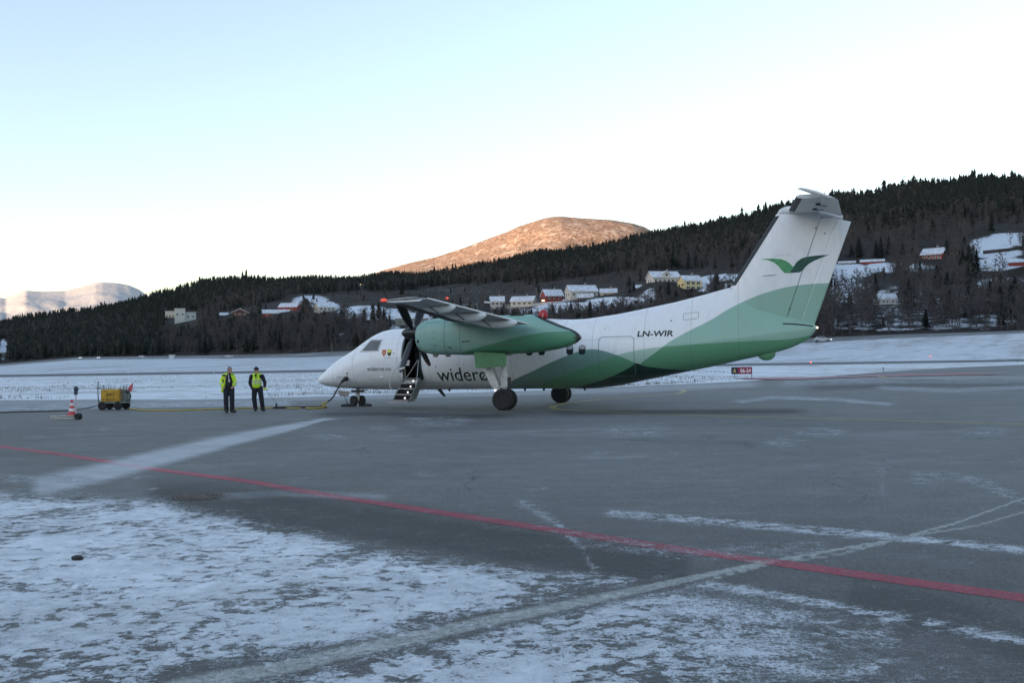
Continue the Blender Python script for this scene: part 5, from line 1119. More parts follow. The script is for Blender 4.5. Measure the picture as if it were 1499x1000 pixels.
# ---- nose gear, turned to one side
ST = R(40); NS = Vector((1.90, 0, 0)); ax = Vector((.51, .86, 0)).normalized()
G = MB(); G.tube([(1.90,0,.82),(1.92,0,.50),(1.90,0,.22)], [.07,.075,.06], 12); G.tube([(1.90,0,.62),(1.90,0,.48)], .10, 12); ng = G.build('nose_gear', M_strut, PL)
G = MB(); p0 = NS+Vector((0,0,.235)); G.tube([p0-ax*.24, p0+ax*.24], .04, 10); G.build('axle', M_steel, ng)
for k in (-1, 1):
    Mx = Matrix.Translation(p0+ax*.20*k) @ ax.to_track_quat('Z', 'Y').to_matrix().to_4x4()
    wh = MB().lathe([(.11,-.06),(.17,-.08),(.22,-.065),(.235,-.03),(.235,.03),(.22,.065),(.17,.08),(.11,.06)], 24, M=Mx).build('wheel', M_tyre, ng)
    MB().lathe([(.01,-.05),(.05,-.06),(.10,-.045),(.105,.045),(.05,.06),(.01,.05)], 20, M=Mx).build('rim', mat('rim_pale', (.34,.35,.35), .5, .3, var=.15), wh)
G = MB(); G.add([(1.15,-.42,.70),(1.72,-.42,.64),(1.66,-.46,.44),(1.28,-.46,.46),(1.15,-.40,.70),(1.72,-.40,.64),(1.66,-.44,.44),(1.28,-.44,.46)], [(0,1,2,3),(7,6,5,4),(0,4,5,1),(1,5,6,2),(2,6,7,3),(3,7,4,0)]); G.build('nose_gear_door', mat('door_inside', (.22,.20,.19), .6), PL)
G = MB(); G.box((1.75,-.3,.60),(2.35,-.27,.71)); G.box((1.72,-.32,.66),(2.2,.32,.70)); G.build('nose_gear_door', M_boot, PL)
G = MB(); G.tube([(1.45,-.44,.52),(1.58,-.47,.3),(1.66,-.5,.12)], .014, 6); G.ball((1.66,-.5,.07), .055, 8, sc=(1,1,1.3)); G.build('ground_strap', M_boot, PL)
# ---- airstair: opened door with steps, rails and its curved outer skin
T0 = Vector((0,-1.27,1.20)); B0 = Vector((0,-2.42,.30)); S0a, S0b = 4.66, 5.32
def stp(s, t, up=0.0): p = T0+(B0-T0)*t; n = Vector((0,(B0-T0).z,-(B0-T0).y)).normalized()*-1; n = Vector((0, -.62, .78)); return Vector((s, p.y, p.z))+n*up
ast = MB()
arc = []
for k in range(13):
    t = k/12; p = T0+(B0-T0)*t; d = math.sin(math.pi*min(1, t*1.02))**.8*.36; arc.append(Vector((0, p.y+.55*d, p.z-.80*d)))
for s in (S0a-.03, S0b+.03):
    t_ = .02; sh = [T0]+[a for a in arc[1:-1]]+[B0]; n = len(sh)
    ast.add([Vector((s-t_, p.y, p.z)) for p in sh]+[Vector((s+t_, p.y, p.z)) for p in sh], [tuple(range(n)), tuple(range(2*n-1, n-1, -1))]+[(i, n+i, n+(i+1) % n, (i+1) % n) for i in range(n)])
air = ast.build('airstair', mat('stair_side', (.17,.20,.20), .5, .2, var=.15, scale=4), PL)
sk = MB(); n = len(arc); sk.add([Vector((s, p.y, p.z)) for s in (S0a-.06, S0b+.06) for p in arc]+[Vector((s, p.y+.02, p.z-.03)) for s in (S0a-.06, S0b+.06) for p in arc], [(i, i+1, n+i+1, n+i) for i in range(n-1)]+[(2*n+i, 3*n+i, 3*n+i+1, 2*n+i+1) for i in range(n-1)], 0, True); sk.build('door_skin', mat('door_skin_paint', (.30,.33,.33), .35, var=.1), air)
for k in range(4):
    t0, t1 = (k+.06)/4, (k+.97)/4; a = T0+(B0-T0)*t0; c = T0+(B0-T0)*t1
    q = MB(); q.box((S0a, c.y, c.z), (S0b, a.y+.0, c.z+.03)); trd = q.build('step', M_boot, air)
    q = MB(); q.box((S0a, c.y-.015, c.z-.004), (S0b, c.y+.02, c.z+.04)); q.build('step_edge', M_steel, trd)
    q = MB(); q.add([(S0a,a.y,a.z-.02),(S0b,a.y,a.z-.02),(S0b,a.y+.02,c.z+.03),(S0a,a.y+.02,c.z+.03)], [(0,1,2,3)]); q.build('riser', M_blk, trd)
    q = MB(); q.ball((lerp(S0a,S0b,.62), a.y-.01, (a.z+c.z)/2+.0), .035, 8); q.build('step_lamp', mat('step_lamp_white', (1,.97,.9), .4, emit=.45, var=.02), trd)
q = MB(); q.box((S0a-.22, B0.y-.14, B0.z-.07), (S0b+.06, B0.y+.03, B0.z-.02)); q.build('foot_plate', M_steel, air)
for s in (S0a+.20, S0b+.03):
    q = MB(); p1 = stp(s, .05); p2 = stp(s, .05)+Vector((.0,-.02,.0)); 
    if s < 5: q.tube([stp(S0a+.05,.02), Vector((4.95,-1.30,1.45)), Vector((5.25,-1.22,1.95))], .013, 6)
    else: q.tube([stp(S0b+.02,.35), Vector((5.36,-1.55,1.35)), Vector((5.34,-1.36,1.92))], .013, 6)
    q.build('handrail', M_steel, air)
q = MB(); q.tube([Vector((4.56,-1.36,1.75)), Vector((4.46,-1.7,1.55)), Vector((4.30,-1.9,1.15)), Vector((4.34,-2.0,.85)), Vector((4.60,-2.1,.60))], .012, 6)
q.tube([Vector((4.60,-1.34,2.0)), Vector((4.50,-1.5,1.70)), Vector((4.56,-1.5,1.45))], .022, 6); q.build('handrail', M_steel, air)
q = MB(); q.box((4.66,-1.33,1.83),(4.92,-1.27,1.93)); q.box((4.68,-1.33,1.72),(4.90,-1.27,1.80)); q.build('sill_handle', M_trim, PL)
# wing-mounted light on fuselage top, pitot tubes, wipers
for sd in (-1, 1):
    q = MB(); q.tube([(1.55, sd*.80, 1.30), (1.50, sd*.92, 1.27), (1.36, sd*.93, 1.27)], .014, 6); q.build('pitot_tube', M_steel, PL)
for s in (4.9, 6.8): q = MB(); q.add([(s,-.01,3.27),(s+.22,-.01,3.27),(s+.26,-.01,3.47),(s+.14,-.01,3.47),(s,.01,3.27),(s+.22,.01,3.27),(s+.26,.01,3.47),(s+.14,.01,3.47)], [(0,1,2,3),(4,7,6,5),(0,4,5,1),(1,5,6,2),(2,6,7,3),(3,7,4,0)]); q.build('blade_antenna', M_white, PL) if s > 6 else None

# ================================================================= MARKINGS ON THE APRON
def ground_pt(u, v):      # land point for a pixel, also on the gently rising far apron
    P = gnd(u, v); return P
def zland(x, y): 
    u = 749.5+F*x/max(y, .1); return float(land_z(u, max(y, .1)))
def surf_pt(u, v):
    Ds = np.geomspace(5, float(apron_D(u)), 700); Pz = land_z(np.full(700, float(u)), Ds); P_ = PD(u, v, Ds); i = int(np.argmax(P_[:,2] <= Pz)) if (P_[:,2] <= Pz).any() else 699
    return Vector((P_[i,0], Ds[i], 0)) if Ds[i] > 58 else gnd(u, v)
def strip(name, pts, wd, mt, dz=.004, kindm=True):
    P = [surf_pt(u, v) for u, v in pts]; dense = []
    for a, c in zip(P[:-1], P[1:]):
        k = max(1, int((c-a).length/.25)); dense += [a+(c-a)*q/k for q in range(k)]
    dense.append(P[-1]); V = []
    for i, p in enumerate(dense):
        t = (dense[min(i+1, len(dense)-1)]-dense[max(i-1, 0)]); t.z = 0; t.normalize(); nrm = Vector((-t.y, t.x, 0))
        for q in (-1, -.33, .33, 1): r_ = p+nrm*wd/2*q; V.append((r_.x, r_.y, zland(r_.x, r_.y)+dz+.00006*r_.y))
    T = []
    for i in range(len(dense)-1):
        for k in range(3): T.append((i*4+k, i*4+k+1, i*4+k+5, i*4+k+4))
    V = np.array(V); u, v = to_px(V); at = paint(u, v)
    return tag(fast_mesh(name, V, np.array(T), mt, at), kind='structure')
strip('red_line', [(-500,580),(-300,607),(-100,640),(0,654),(100,667),(230,688),(370,706),(480,726),(600,744),(800,775),(1000,806),(1120,822),(1300,848),(1499,876),(1700,905)], .25, ground_mat('red_marking', (.42,.075,.11), .2, .75), .0015)
M_yl = ground_mat('yellow_marking', (.38,.34,.13), .3, .7)
strip('yellow_line', [(985,569.5),(997,571),(1003,573.2),(992,576.5),(940,580.5),(880,585),(830,590.5),(810,595),(808,597),(815,599.5),(860,602),(940,606.5),(1100,611),(1300,616),(1499,622),(1700,629)], .30, M_yl)
strip('yellow_line', [(540,598.5),(600,600),(700,601.5),(808,603.5)], .35, ground_mat('faded_yellow_marking', (.19,.185,.14), .3))
strip('far_red_line', [(1120,556.5),(1190,554),(1290,551),(1380,549),(1440,548)], 8.0, ground_mat('faded_red_marking', (.40,.14,.17), .30, .65), .05)
strip('yellow_line', [(1288,552),(1296,554.5),(1330,557),(1380,555.5)], .8, M_yl, .03)
# ================================================================= PEOPLE
M_hv = mat('hi_vis_yellow', (.58,.86,.04), .7, var=.12, scale=9); M_navy = mat('navy_cloth', (.013,.014,.026), .85, var=.4, scale=12); M_skin = mat('skin', (.42,.24,.17), .6, var=.1)
M_refl = mat('reflective_band', (.50,.53,.52), .4, var=.1); M_shoe = mat('black_shoes', (.012,.012,.013), .5)
def skin_mesh(name, nodes, edges, mt, parent, sub=2, voxel=.014, extra=None):
    """tapered limbs between joints, fused by a voxel remesh into one continuous surface"""
    b = MB()
    for k in nodes: x, y, z, r = nodes[k]; b.ball((x, y, z), r, 14)
    for a, c in edges:
        p, q_ = Vector(nodes[a][:3]), Vector(nodes[c][:3])
        if (p-q_).length > .004: b.tube([p, p.lerp(q_, .5), q_], [nodes[a][3], (nodes[a][3]+nodes[c][3])/2*.985, nodes[c][3]], 14)
    for em in (extra or []): b.add(em.v, em.f)
    o = b.build(name, mt); 
    rm = o.modifiers.new('r', 'REMESH'); rm.mode = 'VOXEL'; rm.voxel_size = voxel; rm.use_smooth_shade = True
    sm = o.modifiers.new('m', 'SMOOTH'); sm.iterations = 3 if voxel > .01 else 1; sm.factor = .5
    dg = bpy.context.evaluated_depsgraph_get(); m4 = bpy.data.meshes.new_from_object(o.evaluated_get(dg)); o.modifiers.clear(); m4.name = name; m4.materials.clear(); m4.materials.append(mt); o.data = m4
    m4.polygons.foreach_set('use_smooth', [True]*len(m4.polygons)); o.parent = parent; return o
def head_mb(c, face, r=.098):
    """skull with brow, nose, chin and ears; face = unit vector the face looks along"""
    f = Vector(face).normalized(); rt = Vector((f.y, -f.x, 0)).normalized(); up = Vector((0,0,1)); c = Vector(c); b = MB()
    rings = []
    for i in range(15):
        a = -math.pi/2+math.pi*(i+.05)/14.1; z = math.sin(a); w_ = math.cos(a)
        rings.append([c+up*z*.125+rt*w_*.078*(1-.10*(z < -.3))*math.cos(t)+f*(w_*(.100-.012*(z < -.2))*math.sin(t)+(.012 if z < 0 else -.004)) for t in [2*math.pi*k/16 for k in range(16)]])
    b.loft(rings, 0, True)
    n = MB(); 
    b.loft([[c+f*.085+up*.025+rt*.006, c+f*.085+up*.025-rt*.006, c+f*.10+up*.02], [c+f*.088-up*.03+rt*.02, c+f*.088-up*.03-rt*.02, c+f*.128-up*.022]], 0)
    b.ball(c+f*.078-up*.095, .035, 8); b.ball(c+f*.088-up*.062, .022, 8, sc=(1,1,.5))
    for k in (-1, 1): p = c+rt*.080*k-f*.005-up*.005; b.ball(p, .026, 8, sc=(.8,.8,1.3))
    return b
def hand_nodes(nodes, edges, wr, pre, d, curl, r=.0095):
    """five fingers rooted in a palm at wrist wr, pointing along d"""
    d = Vector(d).normalized(); side = d.cross(Vector((0,1,.01))).normalized(); inn = d.cross(side)
    w_ = Vector(nodes[wr][:3]); pal = w_+d*.055; nodes[pre+'p'] = (*pal, .032); edges.append((wr, pre+'p'))
    for i, L in enumerate((.068,.078,.072,.056)):
        o = side*(i-1.5)*.019; a = pal+d*.03+o; c = a+d*L*.5+inn*curl*.02; e = c+d*L*.4*(1-curl)+inn*(curl*.035)
        for n_, p, rr in (('a', a, .011), ('b', c, .009), ('c', e, .0075)): nodes[pre+str(i)+n_] = (*p, rr)
        edges += [(pre+'p', pre+str(i)+'a'), (pre+str(i)+'a', pre+str(i)+'b'), (pre+str(i)+'b', pre+str(i)+'c')]
    t0 = pal-d*.01-side*.03+inn*.01; t1 = t0+d*.035-side*.018; nodes[pre+'t0'] = (*t0, .012); nodes[pre+'t1'] = (*t1, .009); edges += [(pre+'p', pre+'t0'), (pre+'t0', pre+'t1')]
def person(loc, J, face, label, kind):
    e = empty('person', loc, 0, label, 'person')
    N = {'pel': (*J['pel'], .11)}; E = []
    def jn(k, r, prev): N[k] = (*J[k], r); E.append((prev, k))
    jn('bel', .115, 'pel'); jn('che', .125, 'bel'); jn('nek', .052, 'che'); jn('hd', .055, 'nek')
    for s in 'LR':
        jn('hip'+s, .085, 'pel'); jn('kne'+s, .058, 'hip'+s); jn('ank'+s, .040, 'kne'+s); jn('toe'+s, .034, 'ank'+s)
        jn('sho'+s, .058, 'che'); jn('elb'+s, .042, 'sho'+s); jn('wri'+s, .028, 'elb'+s)
        dv = Vector(J['wri'+s])-Vector(J['elb'+s]); hand_nodes(N, E, 'wri'+s, 'h'+s, dv, .55)
    hc = Vector(J['head']); skin_mesh('body', N, E, M_skin, e, 1, .009, [head_mb(hc, face)])
    # trousers
    N = {'pel': (*J['pel'], .15)}; E = []
    up = Vector(J['pel'])+Vector((0,0,.12)); N['w'] = (*up, .135); E.append(('pel', 'w'))
    for s in 'LR':
        for k, r, pv in (('hip', .115, 'pel'), ('kne', .096, 'hip'), ('ank', .084, 'kne')):
            N[k+s] = (*J[k+s], r); E.append(((pv+s) if pv != 'pel' else 'pel', k+s))
    skin_mesh('trousers', N, E, M_navy, e, 2, .014)
    for s in 'LR':
        a = Vector(J['ank'+s]); t = Vector(J['toe'+s]); N = {'a': (a.x, a.y, .065, .065), 't': (t.x, t.y, .05, .052), 'h': (a.x-(t.x-a.x)*.3, a.y-(t.y-a.y)*.3, .048, .044)}
        skin_mesh('shoe', N, [('a','t'), ('a','h')], M_shoe, e, 2, .012)
    return e, hc, Vector(face).normalized()
def hair(e, hc, f, mt, nm='hair', cap=False):
    b = MB(); up = Vector((0,0,1)); rt = Vector((f.y, -f.x, 0)).normalized(); rings = []
    for i in range(9):
        a = (.12 if cap else .35)+(math.pi/2-(.12 if cap else .35))*i/8.2; z = math.sin(a); w_ = math.cos(a)
        rings.append([hc+up*(z*.137+(.008 if cap else 0))+rt*w_*.089*math.cos(t)+f*(w_*.110*math.sin(t)-(.014 if not cap else .006)) for t in [2*math.pi*k/20 for k in range(20)]])
    b.loft(rings, 0, True)
    if not cap:
        for k in (-1, 1): b.ball(hc+rt*.074*k-f*.03+up*.01, .035, 8, sc=(.6,1,1.4))
        b.ball(hc-f*.07-up*.01, .065, 10, sc=(1,1,1))
    else: b.loft([[hc+up*.012+rt*.094*math.cos(t)+f*(.115*math.sin(t)-.006) for t in [2*math.pi*k/20 for k in range(20)]], [hc+up*.055+rt*.094*math.cos(t)+f*(.115*math.sin(t)-.006) for t in [2*math.pi*k/20 for k in range(20)]]], 0, True)
    return b.build(nm, mt, e)
def garment(e, name, nodes, edges, mt, voxel=.014): return skin_mesh(name, {k: (*n[:3], n[3]*1.10) for k, n in nodes.items()}, edges, mt, e, 2, voxel)
# --- man in the open hi-vis jacket
p1 = gnd(335, 604.3)
J = dict(pel=(.02,0,.95), bel=(.015,0,1.12), che=(.0,0,1.33), nek=(.035,-.01,1.49), hd=(.045,-.015,1.56), head=(.055,-.03,1.625),
  hipL=(-.09,0,.90), kneL=(-.10,-.02,.50), ankL=(-.095,0,.09), toeL=(-.02,-.17,.04), hipR=(.11,0,.90), kneR=(.13,-.03,.50), ankR=(.13,0,.09), toeR=(.27,-.10,.04),
  shoL=(-.19,.0,1.40), elbL=(-.26,.02,1.14), wriL=(-.16,-.13,.99), shoR=(.17,-.02,1.40), elbR=(.245,.0,1.14), wriR=(.20,-.13,1.00))
e1, hc, f = person(p1, J, (.75,-.66,0), 'balding man in an open yellow jacket, hands at his pockets, left of the capped man', 1)
hair(e1, hc, f, mat('grey_hair', (.20,.19,.18), .8, var=.3, scale=30))
garment(e1, 'shirt', {'a': (.02,-.03,1.0,.125), 'b': (.02,-.04,1.2,.125), 'c': (.02,-.035,1.38,.10), 'd': (.035,-.02,1.46,.062)}, [('a','b'),('b','c'),('c','d')], M_navy)
b = MB(); b.tube([(.03,-.145,1.45),(.06,-.17,1.25),(.07,-.175,1.20)], .012, 6); b.box((.045,-.19,1.17),(.095,-.178,1.25)); b.build('badge', M_trim, e1)
jk = garment(e1, 'jacket', {'n': (-.01,.05,1.44,.085), 's': (-.17,.01,1.39,.095), 'b1': (-.13,.05,1.22,.11), 'b2': (-.17,.06,1.02,.10), 'b3': (-.24,.07,.84,.075), 'q': (.155,.0,1.39,.085), 'r1': (.15,.04,1.2,.075), 'r2': (.15,.05,1.04,.07), 'm': (0,.09,1.2,.10), 'm2': (0,.10,1.02,.09),
   'e': (-.275,.02,1.15,.078), 'w': (-.19,-.10,1.02,.068), 'e2': (.245,.0,1.16,.070), 'w2': (.225,-.09,1.06,.058)},
   [('n','s'),('s','b1'),('b1','b2'),('b2','b3'),('n','q'),('q','r1'),('r1','r2'),('n','m'),('m','m2'),('m2','b2'),('m','b1'),('m','r1'),('s','e'),('e','w'),('q','e2'),('e2','w2')], M_hv)
jk['label'] = 'open yellow hi-vis jacket with dark shoulder'
b = MB(); b.tube([(-.24,-.03,1.09),(-.225,-.06,1.065)], .088, 12); b.build('cuff_band', M_refl, jk); b = MB(); b.tube([(.245,-.03,1.12),(.24,-.06,1.09)], .078, 12); b.build('cuff_band', M_refl, jk)
b = MB(); b.ball((-.16,-.055,1.42), .075, 12, sc=(1.1,.7,.6)); b.ball((-.20,-.06,1.22), .05, 10, sc=(.6,.6,1.4)); b.ball((.15,-.05,1.44), .055, 10, sc=(1,.7,.6)); b.build('dark_panel', M_navy, jk)
# --- man in the vest
p2 = gnd(377, 602.0)
J = dict(pel=(.0,0,.95), bel=(-.015,0,1.13), che=(-.02,0,1.33), nek=(-.02,-.01,1.48), hd=(-.02,-.02,1.54), head=(-.025,-.03,1.605),
  hipL=(-.11,0,.90), kneL=(-.12,-.04,.50), ankL=(-.08,0,.09), toeL=(-.05,-.16,.04), hipR=(.10,0,.90), kneR=(.165,-.04,.50), ankR=(.205,0,.09), toeR=(.29,-.13,.04),
  shoL=(-.235,.02,1.37), elbL=(-.29,.06,1.11), wriL=(-.20,-.02,.90), shoR=(.20,.0,1.38), elbR=(.28,.04,1.12), wriR=(.30,-.08,.93))
e2, hc, f = person(p2, J, (.80,-.58,-.05), 'man in black knitted cap and yellow vest over dark sweater, holding yellow gloves', 2)
hair(e2, hc, f, M_navy, 'knitted_cap', True)
garment(e2, 'sweater', {'p': (0,0,.99,.145), 'b': (-.015,.0,1.15,.145), 'c': (-.02,0,1.35,.125), 'n': (-.02,-.01,1.46,.062), 's': (-.235,.02,1.37,.078), 'e': (-.30,.06,1.11,.07), 'w': (-.21,-.02,.92,.055), 's2': (.195,0,1.375,.075), 'e2': (.285,.04,1.12,.066), 'w2': (.30,-.07,.96,.05)},
   [('p','b'),('b','c'),('c','n'),('c','s'),('s','e'),('e','w'),('c','s2'),('s2','e2'),('e2','w2')], M_navy)
vs = garment(e2, 'vest', {'a': (-.015,-.015,1.03,.165), 'b': (-.02,-.01,1.18,.16), 'c': (-.02,-.005,1.34,.148), 'l': (-.14,.0,1.41,.07), 'r': (.11,-.005,1.41,.07)}, [('a','b'),('b','c'),('c','l'),('c','r')], M_hv)
for z in (1.075, 1.185):
    b = MB(); b.loft([[(-.018+.196*math.cos(t), -.012+.196*math.sin(t), zz) for t in [2*math.pi*k/24 for k in range(24)]] for zz in (z, z+.045)], 0, True); b.build('reflective_band', M_refl, vs)
b = MB(); b.add([(-.075,-.19,1.46),(.045,-.19,1.46),(-.01,-.215,1.30)], [(0,1,2)]); b.tube([(-.01,-.19,1.30),(-.012,-.205,1.02)], .006, 5); b.build('vest_opening', M_navy, vs)
b = MB(); b.ball((.345,-.15,.86), .05, 10, sc=(1.5,.9,.7)); b.ball((.415,-.16,.845), .035, 8, sc=(1.5,.8,.6)); b.ball((.29,-.14,.85), .035, 8)
gl = b.build('work_glove', M_hv); gl.location = p2; tag(gl, 'pair of yellow gloves held by the man in the vest', 'gloves')
b = MB(); b.tube([(.38,-.16,.84),(.55,-.2,.62),(.80,-.25,.32)], .006, 6); b.ball((.80,-.25,.24), .05, 8, sc=(.9,.9,1.5)); b.tube([(.80,-.25,.20),(.82,-.25,.13)], .02, 6)
o = b.build('remote_control', M_boot); o.location = p2; tag(o, 'dark remote control hanging on a cord from the gloved hand', 'remote')
# ================================================================= GROUND POWER CART, CABLES
gp = gnd(160, 600.5); gy = .04
e = empty('power_cart', (gp.x+.05, gp.y+.45, 0), gy, 'yellow ground power cart on small wheels with upright prongs on its roof', 'cart')
M_gy = mat('cart_yellow', (.50,.285,.022), .55, var=.2, scale=5); M_gg = mat('cart_grey', (.13,.16,.15), .6, var=.3, scale=5)
b = MB(); b.bbox((-.42,-.46,.36), (.37,.46,.87), .02); bd = b.build('body', M_gy, e)
b = MB(); b.bbox((.372,-.47,.35), (.46,-.36,.88), .012); b.build('corner_panel', mat('cart_brown', (.16,.10,.04), .6), e)
b = MB(); b.bbox((.372,-.355,.36), (.52,.46,.85), .02); b.box((.525,-.30,.42),(.54,.0,.75)); b.box((.525,.08,.42),(.54,.38,.75)); b.build('engine_cover', M_gg, e)
b = MB(); b.box((-.50,-.48,.28),(.56,.48,.355)); b.tube([(-.5,-.40,.3),(-.5,-.40,.18)],.03,6); b.build('chassis', M_gg, e)
for x in (-.15, .12, .30): b = MB(); b.box((x,-.467,.38),(x+.008,-.4605,.85)); b.build('panel_joint', M_blk, bd)
b = MB()
for z in (.42,.445,.47): b.box((-.38,-.467,z),(.30,-.4605,z+.008))
b.build('vent', mat('cart_shadow', (.12,.08,.02), .7), bd)
b = MB(); b.lathe([(.01,0),(.10,0),(.10,.004),(.01,.004)], 20, M=Matrix.Translation((-.06,-.462,.67)) @ Matrix.Rotation(R(90), 4, 'X') @ Matrix.Scale(1.5, 4, (1,0,0)) @ Matrix.Scale(.42, 4, (0,1,0))); b.box((-.26,-.468,.60),(.10,-.463,.612)); b.box((-.34,-.468,.78),(-.20,-.463,.80)); b.build('emblem', mat('emblem_dark', (.20,.13,.02), .6), bd)
for x in (-.46,-.28,-.10,.40,.52):
    b = MB()
    for y_ in ((-.40,.40) if x < 0 else (-.40,.0,.40)): b.tube([(x,y_,.87),(x-.03,y_,.93),(x,y_,1.0),(x+.005,y_,1.06)], .011, 6)
    b.tube([(x,-.40,.905),(x,.40,.905)], .010, 5); b.build('roof_prong', M_gg, e)
b = MB(); b.tube([(-.54,-.38,.30),(-.57,-.38,.8),(-.55,-.38,1.22)], .024, 8); b.tube([(-.64,-.38,1.05),(-.64,-.38,.95),(-.48,-.38,.95),(-.48,-.38,1.08)], .014, 6); b.tube([(-.55,.2,.30),(-.55,.2,1.05)], .018, 8); b.build('tow_handle', M_gg, e)
for x, y_ in ((-.36,-.44),(-.36,.44),(.30,-.44),(.34,.44)):
    Mx = Matrix.Translation((x, y_, .18)) @ Matrix.Rotation(R(24 if x > 0 and y_ < 0 else 6), 4, 'Z') @ Matrix.Rotation(R(90), 4, 'X'); w_ = MB(); w_.lathe([(.08,-.06),(.16,-.075),(.18,-.045),(.18,.045),(.16,.075),(.08,.06)], 20, M=Mx); wh = w_.build('wheel', M_tyre, e)
    w_ = MB(); w_.lathe([(.01,-.05),(.08,-.055),(.08,.055),(.01,.05)], 14, M=Mx); w_.build('rim', M_gg, wh)
    f_ = MB(); f_.box((x-.05,y_-.03,.20),(x+.05,y_+.03,.30)); f_.build('wheel_fork', M_boot, e)
b = MB(); b.tube([(.54,-.1,.72),(.66,-.12,.74),(.74,-.15,.60),(.70,-.15,.42),(.56,-.12,.36)], .028, 8); b.build('hose_loop', M_boot, e); b = MB(); b.tube([(.36,-.48,.3),(.42,-.50,.14),(.27,-.50,.17),(.24,-.48,.3)], .018, 6); b.build('hose_loop', M_boot, e)
c1 = MB(); c1.lathe([(.115,0),(.115,.01),(.10,.012),(.03,.30),(.012,.36),(.01,.40)], 16, M=Matrix.Translation((.62,.05,.80)) @ Matrix.Rotation(R(24), 4, 'Y'))
o = c1.build('traffic_cone', mat('cone_red', (.48,.05,.06), .5, var=.08), None); o.parent = None; o.location = e.location; o.rotation_euler = e.rotation_euler; tag(o, 'small red cone leaning on the end of the yellow power cart', 'cone')
b = MB(); b.box((.52,-.16,.775),(.86,.26,.795)); b.build('side_shelf', M_gg, e)
# cables
def cable(name, pts, r, mt, label=None, cat=None, parent=None, n=8):
    P = [Vector(p) for p in pts]; out = []
    for i in range(len(P)-1):
        p0, p1_, p2_, p3 = P[max(i-1,0)], P[i], P[i+1], P[min(i+2, len(P)-1)]; k = 8
        for q in range(k):
            t = q/k; out.append(.5*((2*p1_)+(-p0+p2_)*t+(2*p0-5*p1_+4*p2_-p3)*t*t+(-p0+3*p1_-3*p2_+p3)*t**3))
    out.append(P[-1]); o = MB().tube(out, r, n).build(name, mt, parent)
    return tag(o, label, cat) if label else o
def G_(u, v, z=.03): p = gnd(u, v); p.z = z; return p
M_ycab = mat('yellow_cable', (.42,.33,.05), .6, var=.2, scale=2); M_kcab = mat('black_cable', (.015,.016,.018), .6)
plug = PL.matrix_world @ Vector((1.80,-.98,1.20)) if False else None
a_ = 0.3155; 
def pl2w(s, y, z): return Vector((-8.48+s*math.cos(a_)+y*math.sin(a_), 45.45-s*math.sin(a_)+y*math.cos(a_), z))
ce = empty('power_cable', G_(400, 599, 0), 0, 'yellow and black power cable running along the ground from the cart to the aircraft nose', 'cable')
def rel(pts): return [p-ce.location for p in pts]
cable('yellow_section', rel([G_(188,599.5), G_(215,602), G_(260,602), G_(300,601), G_(340,599.5), G_(400,598.5), G_(440,599)]), .028, M_ycab, parent=ce)
pts = [G_(440,599,.04), G_(460,599.5,.04), G_(475,598,.04), pl2w(.95,-1.5,.10), pl2w(1.35,-1.35,.36), pl2w(1.52,-1.15,.75), pl2w(1.68,-1.02,1.08), pl2w(1.80,-.96,1.19)]
cable('hanging_section', rel(pts[2:]), .032, M_kcab, parent=ce)
cable('jacket_section', rel([G_(448,599.3,.045), G_(462,599.5,.045), G_(478,597.5,.045), pl2w(1.0,-1.5,.13), pl2w(1.22,-1.43,.25)]), .036, M_ycab, parent=ce)
# spiral wrap: dark ridges round the end of the cable
sp = MB(); 
A, B_ = G_(400,598.8,.05), G_(478,598,.05)
for i in range(34):
    p = A+(B_-A)*(i+.5)/34; d = (B_-A).normalized()
    sp.tube([p-d*.018-ce.location, p+d*.018-ce.location], .048, 8)
sp.build('spiral_wrap', M_kcab, ce)
b = MB(); p = pl2w(1.80,-.93,1.19)-ce.location; b.ball(p, .11, 12, sc=(1.2,.8,.9)); q = pl2w(1.66,-1.05,1.06)-ce.location; b.tube([p, q], .06, 8); b.build('plug', M_blk, ce)
cable('ground_cable', [G_(-30,605.5,.02), G_(40,604,.02), G_(90,602.5,.02), G_(125,599,.02), G_(142,596.5,.1)], .026, M_kcab, 'black cable trailing left along the ground from the power cart', 'cable')
# ================================================================= TROLLEY WITH POST AND CONE
tp_ = gnd(78, 614.5); tq = gnd(120, 614.5); e = empty('chock_trolley', (tp_.x, tp_.y, 0), math.atan2(tq.y-tp_.y, tq.x-tp_.x), 'low flat hand trolley with upright post and dark box under the striped cone', 'trolley')
b = MB(); b.tube([(0,-.12,.04),(0,-.12,.11),(.92,-.12,.14)], .015, 8); b.tube([(0,.12,.04),(0,.12,.11),(.92,.12,.14)], .015, 8); b.tube([(0,-.12,.04),(.85,-.12,.03)], .014, 8); b.tube([(0,.12,.04),(.85,.12,.03)], .014, 8)
for x in (0,.28,.56,.85): b.tube([(x,-.12,.12),(x,.12,.12)], .013, 8)
b.build('frame', mat('trolley_pale', (.50,.47,.40), .6, var=.15), e)
for yy in (-.05,.05):
    Mx = Matrix.Translation((1.0, yy, .11)) @ Matrix.Rotation(R(90), 4, 'X'); w_ = MB(); w_.lathe([(.05,-.03),(.095,-.04),(.11,-.02),(.11,.02),(.095,.04),(.05,.03)], 20, M=Mx); wh = w_.build('wheel', M_tyre, e)
    w_ = MB(); w_.lathe([(.01,-.02),(.06,-.03),(.06,.03),(.01,.02)], 12, M=Mx); w_.build('rim', mat('rim_maroon', (.16,.03,.04), .5), wh)
b = MB(); b.tube([(.90,0,.10),(.90,0,.86)], .022, 10); b.build('post', mat('post_pink_white', (.52,.44,.46), .5), e)
b = MB(); b.bbox((.85,-.06,.84),(.95,.06,1.13), .02); b.tube([(.96,0,1.0),(1.0,0,1.05)], .03, 8); b.build('post_box', mat('box_navy', (.03,.045,.09), .5), e)
